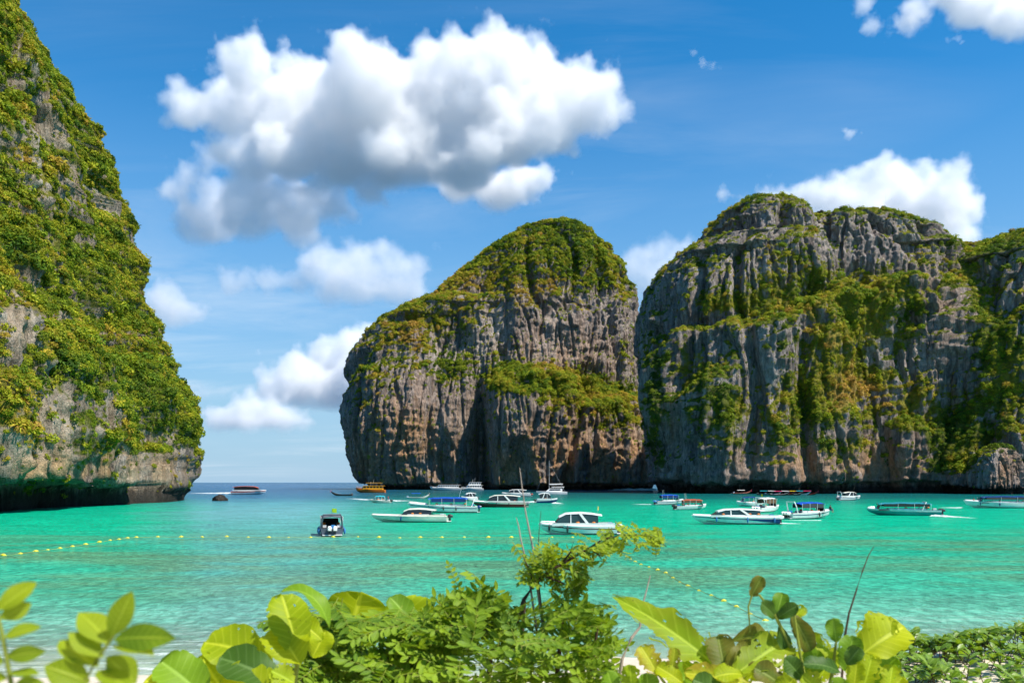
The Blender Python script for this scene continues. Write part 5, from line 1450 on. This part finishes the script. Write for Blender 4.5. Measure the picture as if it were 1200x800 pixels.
class Leaves:
    """many blades in one mesh, each with its own lu / lv / lr"""
    def __init__(s): s.V, s.F, s.A = [], [], []
    def blade(s, base, tip, width, normal, nu=8, nv=5, shape='obovate', arch=0.12, fold=0.25, wave=0.04, rnd=0.5, seed=0, holes=0.0, bite=0.0):
        base, tip = np.asarray(base, float), np.asarray(tip, float)
        a = tip - base; L = np.linalg.norm(a); a = a / L
        n = np.asarray(normal, float); n = n - a * n.dot(a); n /= np.linalg.norm(n) + 1e-9
        b = np.cross(n, a)
        k0 = len(s.V); r = np.random.RandomState(seed)
        ph = r.uniform(0, 6.28, 3)
        for i in range(nu + 1):
            t = i / nu
            if shape == 'ovate': w = (t ** 0.36) * ((1 - t) ** 0.72) / 0.545
            elif shape == 'obovate': w = (t ** 0.62) * ((1 - t) ** 0.36) / 0.575
            else: w = math.sin(math.pi * min(1, t * 0.985 + 0.01)) ** 0.85
            w = max(w, 0.03) * width / 2
            for j in range(nv + 1):
                v = j / nv * 2 - 1
                rag = 1 + (0.10 * math.sin(t * 23 + ph[2] + 3 * v) + 0.08 * math.sin(t * 41 + ph[0])) * holes * abs(v)
                p = base + a * (L * t) + b * (w * v * rag) + n * (arch * L * 4 * t * (1 - t) + fold * abs(v) * w - fold * w * 0.5 + wave * width * math.sin(t * 9 + ph[0] + (2.2 if v > 0 else 0)) * v * v)
                s.V.append(tuple(p)); s.A.append((t, v, rnd))
        if bite > 0:
            ii, jj = np.meshgrid(np.arange(nu), np.arange(nv), indexing='ij')
            qq = np.stack([ii.ravel() / nu * 5.0 + seed * 3.1, (jj.ravel() / nv * 2 - 1) * 2.4 + 7.7, np.full(ii.size, seed * 1.7)], -1)
            nz = fbm(qq * 1.3, 4).reshape(nu, nv)
            edge = np.maximum(np.abs((np.arange(nv) + .5) / nv * 2 - 1)[None], sstep(0.8, 1.0, ii / nu))
            gone = (nz + 0.30 * edge ** 3) > (0.62 - 0.30 * bite)
            gone &= np.abs((np.arange(nv) + .5) / nv * 2 - 1)[None] > 0.14
        for i in range(nu):
            for j in range(nv):
                if bite > 0 and gone[i, j]: continue
                q = k0 + i * (nv + 1) + j
                s.F.append((q, q + 1, q + nv + 2, q + nv + 1))
        return s
    def build(s, name, mat, parent=None, loc=None):
        o = mesh_obj(name, np.array(s.V), np.array(s.F), mat, parent, smooth=True)
        A = np.array(s.A, dtype=np.float32)
        for k, nm in enumerate(('lu', 'lv', 'lr')):
            at = o.data.attributes.new(nm, 'FLOAT', 'POINT'); at.data.foreach_set('value', np.ascontiguousarray(A[:, k]))
        return o

CAMV = np.array((0, 0, CAM_H))
def big_leaf_plant(name, label, root_px, Y0, leaves, stems):
    g0 = P(root_px, 800, Y0); g0[2] = 4.2
    root = empty(name, tuple(g0))
    inv = -g0
    mb = MB()
    for pts in stems:
        mb.tube([P(*q) + inv for q in pts[:-1]], pts[-1], 7)
    mb.build('stem', STALK, root)
    for k, (b, t, w, mat, dY, arch, up) in enumerate(leaves):
        Yb = Y0 + dY[0]; Yt = Y0 + dY[1]
        pb, pt = P(b[0], b[1], Yb), P(t[0], t[1], Yt)
        toc = CAMV - (pb + pt) / 2; toc /= np.linalg.norm(toc)
        nrm = toc * (1 - up) + np.array((0.35, -0.1, 1.0)) * up
        lf = Leaves().blade(pb + inv, pt + inv, w / FPX * (Yb + Yt) / 2, nrm, 40, 24, 'ovate' if arch < 0 else 'obovate', abs(arch) * 1.3, 0.32, 0.09, rnd=(k * 0.37) % 1, seed=k + int(root_px), holes=1.0 if mat in (L_BRN, L_LIME) else 0.25, bite=0.9 if mat in (L_BRN, L_LIME) else (0.45 if mat is L_YEL else 0.2))
        lf.build('leaf', mat, root)
    tag(root, label, 'plant')
    return root

Yb = 3.4
big_leaf_plant('broadleaf_plant', 'plant with big yellow and green paddle leaves, left of the feathery bush', 330, Yb, [
    ((350, 772), (330, 696), 53, L_YEL, (0, .08), .08, .25), ((352, 778), (322, 733), 60, L_YEL, (-.05, .03), .05, .3), ((386, 736), (331, 691), 30, L_GRN, (-.08, -.04), .22, .75),
    ((320, 778), (240, 752), 60, L_YEL, (.05, .05), .12, .35), ((336, 806), (257, 770), 51, L_DRK, (-.1, -.12), .10, .35), ((243, 820), (188, 774), 62, L_GRN, (-.1, -.1), .08, .3),
    ((266, 815), (234, 768), 62, L_YEL, (0, 0), .05, .2), ((330, 822), (262, 793), 60, L_YEL, (-.15, -.15), .12, .4), ((204, 818), (170, 796), 37, L_YEL, (-.1, -.1), .05, .3),
    ((402, 768), (424, 693), 83, L_YEL, (1.9, 1.9), .05, .15), ((396, 760), (376, 722), 39, L_YEL, (1.9, 1.9), .05, .2), ((488, 758), (470, 700), 71, L_YEL, (1.9, 1.9), .05, .2), ((492, 752), (457, 699), 34, L_GRN, (1.8, 1.75), .10, .5), ((494, 760), (500, 715), 46, L_LIME, (1.85, 1.85), .06, .25),
    ((378, 750), (350, 727), 30, L_YEL, (.1, .1), .05, .3), ((290, 800), (296, 768), 39, L_GRN, (-.02, 0), .05, .4), ((345, 800), (318, 785), 34, L_LIME, (-.15, -.15), .05, .4), ((366, 770), (382, 738), 34, L_YEL, (.15, .18), .05, .3)],
    [[(330, 900, Yb), (345, 800, Yb), (350, 768, Yb), [.016, .012, .008]], [(325, 900, Yb), (300, 830, Yb), (266, 812, Yb), [.014, .01, .007]], [(330, 900, Yb), (330, 830, Yb - .05), (320, 776, Yb + .03), [.014, .01, .007]],
     [(340, 900, Yb), (390, 820, Yb + 1.5), (403, 765, Yb + 1.9), [.014, .011, .008]], [(350, 900, Yb), (460, 820, Yb + 1.5), (489, 756, Yb + 1.9), [.014, .011, .008]], [(325, 900, Yb), (260, 850, Yb - .1), (204, 816, Yb - .1), [.013, .01, .006]]])

Ye = 3.7
big_leaf_plant('sea_lettuce_plant', 'ragged plant with lime, olive and withering leaves, between the feathery bush and the creeping shrub', 930, Ye, [
    ((846, 784), (717, 698), 50, L_LIME, (0, .25), -.06, .35), ((849, 788), (841, 744), 38, L_OLV, (-.05, .05), .05, .2), ((850, 786), (884, 757), 32, L_OLV, (-.05, 0), .06, .3),
    ((858, 792), (924, 748), 48, L_LIME, (-.1, .05), .06, .35), ((856, 752), (906, 760), 34, L_OLV, (.1, .1), .28, .5), ((870, 800), (900, 762), 40, L_LIME, (-.02, .05), .06, .3), ((940, 800), (962, 758), 30, L_GRN, (.05, .05), .06, .3), ((955, 800), (985, 760), 30, L_LIME, (.1, .12), .06, .3), ((915, 800), (945, 765), 34, L_LIME, (.1, .12), .06, .3), ((1020, 800), (1050, 770), 34, L_GRN, (.05, .05), .06, .3), ((835, 805), (800, 775), 30, L_LIME, (.05, .05), .06, .3), ((740, 815), (738, 778), 24, L_LIME, (.1, .1), .06, .3), ((760, 820), (758, 788), 30, L_GRN, (.1, .1), .06, .4), ((785, 822), (812, 778), 36, L_GRN, (.15, .2), .06, .3), ((830, 815), (826, 780), 34, L_LIME, (.15, .2), .06, .3), ((720, 820), (712, 786), 26, L_GRN, (.1, .1), .06, .4), ((1030, 822), (1058, 792), 32, L_LIME, (.1, .1), .06, .4), ((880, 699), (893, 675), 18, L_OLV, (0, 0), .05, .2),
    ((910, 724), (892, 706), 20, L_DRK, (0, -.03), .05, .3), ((911, 718), (917, 694), 21, L_GRN, (0, .02), .05, .2), ((911, 724), (935, 709), 19, L_DRK, (0, -.04), .08, .3), ((928, 724), (944, 711), 16, L_LIME, (.1, .1), .04, .2),
    ((926, 718), (950, 762), 26, L_OLV, (0, .02), .10, .25), ((913, 733), (921, 760), 17, L_DRK, (0, 0), .05, .3), ((984, 780), (949, 742), 19, L_LIME, (0, .05), .05, .3), ((980, 752), (976, 724), 22, L_GRN, (0, 0), .03, .15),
    ((1003, 772), (1060, 733), 54, L_YEL, (0, .08), .10, .3), ((1002, 768), (1042, 722), 44, L_LIME, (.03, .1), .05, .25), ((990, 786), (1000, 744), 30, L_GRN, (-.05, -.03), .05, .25), ((992, 778), (1008, 758), 22, L_DRK, (-.08, -.1), .06, .3),
    ((986, 788), (941, 777), 24, L_DRK, (-.1, -.14), .10, .5), ((942, 796), (919, 771), 26, L_DRK, (-.1, -.1), .05, .3), ((1012, 806), (1022, 766), 30, L_LIME, (-.08, -.05), .05, .25), ((1000, 812), (1004, 774), 24, L_YEL, (-.1, -.08), .03, .2),
    ((884, 806), (802, 788), 34, L_BRN, (-.15, -.1), .08, .4), ((772, 792), (750, 756), 30, L_BRN, (0, .05), .05, .3), ((786, 792), (791, 758), 17, L_BRN, (0, 0), .05, .2), ((852, 818), (812, 796), 32, L_DRK, (-.2, -.2), .08, .4),
    ((920, 806), (884, 782), 34, L_OLV, (-.12, -.12), .08, .4), ((965, 815), (940, 790), 30, L_LIME, (-.15, -.15), .05, .3), ((975, 822), (990, 795), 28, L_GRN, (-.15, -.15), .05, .3), ((905, 822), (930, 795), 30, L_YEL, (-.15, -.15), .05, .3),
    ((800, 800), (770, 780), 26, L_YEL, (-.05, 0), .05, .4), ((1040, 815), (1046, 778), 24, L_LIME, (-.05, 0), .05, .3), ((870, 790), (838, 792), 26, L_YEL, (-.15, -.2), .1, .5)],
    [[(930, 900, Ye), (900, 830, Ye), (848, 780, Ye), [.018, .014, .010]], [(935, 900, Ye), (930, 765, Ye), (908, 720, Ye), (890, 697, Ye), (881, 698, Ye), [.014, .010, .007, .005, .004]],
     [(881, 698, Ye), (877, 710, Ye), (879, 740, Ye), [.004, .004, .003]], [(935, 900, Ye), (990, 820, Ye), (1003, 770, Ye), [.016, .012, .008]], [(935, 900, Ye), (880, 830, Ye - .1), (858, 790, Ye - .08), [.014, .010, .008]],
     [(940, 900, Ye - .1), (944, 800, Ye - .05), (935, 750, Ye - .03), (930, 713, Ye - .02), [.010, .008, .006, .004]], [(950, 900, Ye), (975, 790, Ye), (980, 750, Ye), [.010, .008, .005]], [(900, 900, Ye), (800, 830, Ye), (772, 790, Ye), [.012, .009, .006]]])

# ---- feathery bush with pinnate leaves
def sprig(lv, stem, base, tip, n, ll, lw, up, r, droop=0.12, rnd0=None):
    base, tip = np.asarray(base), np.asarray(tip)
    a = tip - base; L = np.linalg.norm(a); ad = a / L
    up = np.asarray(up, float); up = up - ad * up.dot(ad); up /= np.linalg.norm(up) + 1e-9
    sd = np.cross(ad, up)
    at = lambda t: base + a * t + up * (droop * L * (1.2 * t - 2.0 * t * t))
    stem.tube([at(t) for t in (0, .35, .7, 1)], [.0026, .0022, .0018, .001], 4)
    rb = r.uniform(0.1, 0.9) if rnd0 is None else rnd0
    for k in range(n):
        t = 0.16 + 0.80 * k / max(1, n - 1)
        p = at(t); s = (0.75 + 0.25 * math.sin(math.pi * (0.15 + 0.8 * t))) * r.uniform(0.85, 1.15)
        for sg in (1, -1):
            d = sd * sg * 0.86 + ad * 0.42 - up * r.uniform(0.0, 0.35) + r.normal(size=3) * 0.10
            d /= np.linalg.norm(d)
            nn = up + sd * sg * 0.25 + r.normal(size=3) * 0.22
            lv.blade(p, p + d * ll * s, lw * s, nn, 4, 2, 'ellip', -0.05, 0.30, 0.02, rnd=min(1, max(0, rb + r.normal() * 0.22)), seed=r.randint(1 << 30))
    lv.blade(at(1.0), at(1.0) + ad * ll * 0.9, lw * 0.9, up, 4, 2, 'ellip', -0.05, 0.3, 0.02, rnd=rb, seed=r.randint(1 << 30))

Yc = 4.5
outline = np.array([(322, 800), (332, 775), (345, 764), (370, 756), (400, 752), (450, 752), (485, 742), (508, 712), (525, 698), (545, 689), (563, 683), (585, 691), (604, 702), (625, 700), (648, 695), (675, 700), (700, 706), (716, 724), (730, 744), (738, 755), (728, 772), (735, 800)], float)
def top_at(x): return np.interp(x, outline[:, 0], outline[:, 1])
r = np.random.RandomState(11)
g0 = P(560, 800, Yc); g0[2] = 4.2
root = empty('feathery_bush', tuple(g0))
lv, st = Leaves(), MB()
cnt = 0
for k in range(330):
    x = r.uniform(330, 735); ty = top_at(x)
    layer = r.uniform()
    y = ty + (r.uniform(0, 10) if k < 90 else r.uniform(6, 1) + (815 - ty) * r.uniform(0, 1) ** 1.1)
    depth = Yc + r.uniform(-0.35, 0.55) - 0.5 * (y - ty) / 110
    tip = P(x, y, depth)
    c = np.array(((x - 540) / 210.0, -0.5 * r.uniform(0.1, 1), 0.55 + (0.5 if k < 90 else 0)))
    d = c + r.normal(size=3) * np.array((0.55, 0.45, 0.35)); d[2] = d[2] * (0.7 if y < ty + 25 else 0.35); d /= np.linalg.norm(d)
    ln = r.uniform(0.20, 0.36)
    sprig(lv, st, tip - d * ln - g0, tip - g0, r.randint(6, 10), r.uniform(.055, .085), r.uniform(.028, .038), (0.25 + r.normal() * .2, -0.35 + r.normal() * .2, 1.0), r, droop=r.uniform(0.1, 0.3))
for k in range(46):
    x = r.uniform(338, 520); y = r.uniform(731, 748)
    tip = P(x, y, 4.35 + r.uniform(-.2, .25))
    d = np.array((r.normal() * .8, -0.75, -.12 + r.normal() * .12)); d /= np.linalg.norm(d)
    sprig(lv, st, tip - d * .30 - g0, tip - g0, r.randint(7, 10), r.uniform(.06, .085), r.uniform(.03, .038), (0.2, -0.5, 1.0), r, droop=.15)
lv.build('foliage', L_BUSH, root)
st.build('leaf_stalks', STALK, root)
mb = MB()
for (x, y, dY, rad) in ((365, 750, .1, .016), (420, 745, .2, .018), (480, 740, .1, .018), (530, 715, .2, .02), (580, 710, .1, .02), (615, 705, 0, .022), (660, 715, .15, .02), (700, 735, .1, .018), (455, 770, -.1, .014), (640, 770, -.1, .014)):
    xb = 540 + (x - 540) * 0.25
    mb.tube([P(xb, 960, Yc + dY) - g0, P((x + xb) / 2 + 6, 860, Yc + dY) - g0, P(x - 8, 800, Yc + dY) - g0, P(x, y, Yc + dY) - g0], [rad * 1.3, rad, rad * .8, rad * .4], 6)
mb.build('branch', BARK, root)
# the tall spray leaning to the right
lv, st, mb = Leaves(), MB(), MB()
main = [(600, 745), (614, 702), (628, 682), (645, 668), (668, 655), (690, 642), (706, 632), (735, 625), (762, 628), (781, 640)]
Ys = Yc + 0.1
pm = [P(x, y, Ys) - g0 for x, y in main]
mb.tube(pm, [.014, .012, .010, .009, .008, .006, .005, .004, .003, .002], 6)
for a, b in (((625, 690), (612, 650)), ((645, 668), (640, 640)), ((660, 658), (672, 634)), ((640, 675), (672, 690)), ((655, 664), (682, 672)), ((690, 642), (705, 655))):
    mb.tube([P(*a, Ys) - g0, P((a[0] + b[0]) / 2 + 3, (a[1] + b[1]) / 2, Ys - .03) - g0, P(*b, Ys - .05) - g0], [.006, .005, .002], 5)
mb.build('spray_branch', BARK, root)
def spray_sprigs(box, num, ln, ll, dirn, rr):
    for _ in range(num):
        x, y = r.uniform(box[0], box[2]), r.uniform(box[1], box[3])
        tip = P(x, y, Ys + r.uniform(-.18, .15))
        d = np.array(dirn, float) + r.normal(size=3) * 0.5; d /= np.linalg.norm(d)
        sprig(lv, st, tip - d * ln * r.uniform(.7, 1.2) - g0, tip - g0, r.randint(4, 7), ll * r.uniform(.8, 1.2), ll * .42, (0.2 + r.normal() * .3, -0.4 + r.normal() * .3, 1.0), r, 0.2, rnd0=np.clip(rr + r.normal() * .25, 0, 1))
spray_sprigs((606, 650, 640, 678), 16, .12, .05, (-0.6, -.3, -.1), .45)
spray_sprigs((625, 634, 672, 655), 16, .12, .05, (0.1, -.3, .5), .6)
spray_sprigs((640, 655, 690, 690), 18, .12, .05, (0.5, -.3, -.3), .3)
spray_sprigs((655, 680, 684, 706), 12, .10, .055, (0.2, -.2, -.8), .1)
spray_sprigs((684, 628, 722, 644), 12, .10, .045, (0.6, -.2, .1), .7)
spray_sprigs((676, 640, 700, 660), 8, .10, .045, (0.6, -.2, -.3), .5)
spray_sprigs((715, 622, 780, 634), 12, .10, .040, (0.9, -.2, -.1), .7)
spray_sprigs((708, 634, 735, 650), 8, .08, .04, (0.2, -.2, -.7), .6)
spray_sprigs((728, 624, 768, 638), 8, .08, .038, (0.5, -.2, -.3), .8)
spray_sprigs((762, 630, 782, 643), 6, .07, .034, (0.6, -.2, -.5), .7)
spray_sprigs((682, 700, 695, 716), 4, .08, .05, (0, -.2, .7), .0)
lv.build('spray_foliage', L_SPRAY, root)
st.build('leaf_stalks', STALK, root)
tag(root, 'feathery green bush with many small paired leaflets and one tall spray leaning right', 'bush')

# sprout above the bush
g1 = P(540, 690, Yc); sp = empty('sprout', tuple(g1))
lv, st = Leaves(), MB()
sprig(lv, st, P(548, 712, Yc) - g1, P(526, 662, Yc) - g1, 8, .035, .02, (0, -1, .3), r, rnd0=.95)
lv.build('foliage', L_SPRAY, sp); st.build('stalk', STALK, sp)
tag(sp, 'single yellow green sprout standing above the left shoulder of the feathery bush', 'sprout')

# ---- blurred fronds right in front of the lens on the left
def near_frond(label, Yf, rach, leafl):
    g = P(rach[0][0], rach[0][1], Yf)
    root = empty('fern_frond', tuple(g))
    MB().tube([P(x, y, Yf) - g for x, y in rach], [.0042, .0038, .0032, .0022][:len(rach)], 6).build('stalk', STALK, root)
    for k, (b, t, w, dy, rr) in enumerate(leafl):
        pb, pt = P(*b, Yf), P(*t, Yf + dy)
        toc = CAMV - pb; toc /= np.linalg.norm(toc)
        Leaves().blade(pb - g, pt - g, w / FPX * Yf, toc * .75 + np.array((.3 + .5 * math.sin(k * 2.3), 0, .5 + .4 * math.cos(k * 3.1))), 10, 6, 'ellip', .05, .22, .03, rnd=rr, seed=k).build('leaflet', L_FROND, root)
    tag(root, label, 'frond')
near_frond('blurred green frond with a dark tip leaflet, right of the frond at the left edge', 1.35, [(80, 850), (98, 800), (116, 768), (134, 744)], [
    ((130, 746), (155, 692), 28, 0, .55), ((134, 748), (206, 747), 33, -.03, .0), ((129, 754), (93, 717), 36, .03, .8), ((121, 769), (80, 741), 28, .0, .75), ((114, 781), (69, 751), 40, .03, .6), ((105, 799), (52, 780), 38, -.02, .55),
    ((132, 757), (180, 768), 32, -.04, .5), ((125, 769), (160, 800), 36, .02, .6), ((114, 786), (152, 806), 30, -.05, .4), ((100, 812), (54, 812), 42, 0, .6), ((108, 802), (134, 832), 36, .02, .5)])
near_frond('blurred green frond close to the camera, cut by the left edge', 1.30, [(22, 860), (13, 800), (5, 755), (-4, 712)], [
    ((-3, 714), (43, 682), 27, .02, .9), ((0, 724), (37, 706), 22, .02, .7), ((4, 746), (48, 734), 24, .01, .5), ((7, 769), (54, 762), 20, 0, .4), ((11, 788), (46, 790), 18, -.01, .35), ((14, 806), (52, 800), 22, -.01, .5),
    ((0, 750), (-40, 735), 24, 0, .5), ((5, 775), (-38, 768), 24, 0, .5), ((9, 795), (-30, 800), 24, 0, .5), ((-4, 714), (-30, 680), 24, 0, .6)])

# ---- bare twigs
def twig(label, pts, Y, r0, mat=PALEB, name='dry_twig'):
    g = P(pts[0][0], pts[0][1], Y)
    n = len(pts)
    o = MB().tube([P(x, y, Y + 0.02 * i) - g for i, (x, y) in enumerate(pts)], [r0 * (1 - 0.75 * i / (n - 1)) for i in range(n)], 6).build(name, mat, None)
    o.location = g
    tag(o, label, 'twig'); return o
twig('short pale bare twig, leftmost of the three twigs left of the tall spray', [(632, 760), (622, 690), (617, 660), (610, 630), (608, 617), (605, 606)], 4.7, .008)
twig('tall pale bare twig, middle of the three twigs left of the tall spray', [(640, 760), (630, 690), (627, 655), (622, 630), (616, 600), (612, 572), (609, 548)], 4.75, .009)
twig('thin reddish twig, rightmost of the three twigs left of the tall spray', [(640, 760), (631, 680), (630, 650), (632, 620), (634, 598)], 4.72, .005, BARK)
twig('crooked bare twig standing behind the tip of the long lime leaf', [(722, 830), (729, 772), (740, 747), (750, 734), (752, 712), (757, 694), (762, 674)], 4.2, .010, PALEB)
twig('thin dark bare twig rising from the ragged plant against the water', [(982, 860), (990, 745), (995, 718), (1003, 693), (1011, 668), (1018, 650), (1024, 640)], 3.9, .006, BARK)

# ---- creeping shrub on the sand at the right
r = np.random.RandomState(21)
Yk = 7.0
g2 = P(1120, 800, Yk); root = empty('creeping_shrub', tuple(g2))
lv, mb = Leaves(), MB()
top = np.array([(1025, 790), (1035, 770), (1042, 756), (1052, 745), (1062, 746), (1071, 737), (1078, 745), (1095, 749), (1110, 748), (1130, 741), (1150, 738), (1175, 737), (1200, 731), (1240, 728)], float)
for k in range(400):
    x = r.uniform(1025, 1235); ty = np.interp(x, top[:, 0], top[:, 1])
    y = ty + (r.uniform(0, 5) if k < 110 else (805 - ty) * r.uniform(0, 1) ** 1.5)
    if 1118 < x < 1180 and y > 768 and r.uniform() < .85: continue
    if 1085 < x < 1120 and 762 < y < 775 and r.uniform() < .7: continue
    Yq = 8.3 - 2.0 * (y - 735) / 65 + r.uniform(-.3, .3)
    c = P(x, y, Yq)
    d0 = np.array((r.normal() * .5, r.normal() * .5 - .2, 1.0)); d0 /= np.linalg.norm(d0)
    mb.tube([c - d0 * .16 - g2, c - g2], [.005, .003], 4)
    for q in range(r.randint(4, 7)):
        an = r.uniform(0, 6.28); d = np.array((math.cos(an), math.sin(an) * .9, r.uniform(.05, .75))); d /= np.linalg.norm(d)
        p = c - d0 * r.uniform(0, .10)
        lv.blade(p - g2, p + d * r.uniform(.07, .125) - g2, r.uniform(.04, .062), np.array((0.2, -.25, 1.0)) + r.normal(size=3) * .3, 4, 3, 'obovate', .08, .2, .03, rnd=np.clip(r.normal() * .3 + .4, 0, 1), seed=k * 7 + q)
lv.build('foliage', L_CREEP, root); mb.build('stem', BARK, root)
tag(root, 'low creeping shrub with small glossy dark leaves spreading over the sand at the right', 'shrub')
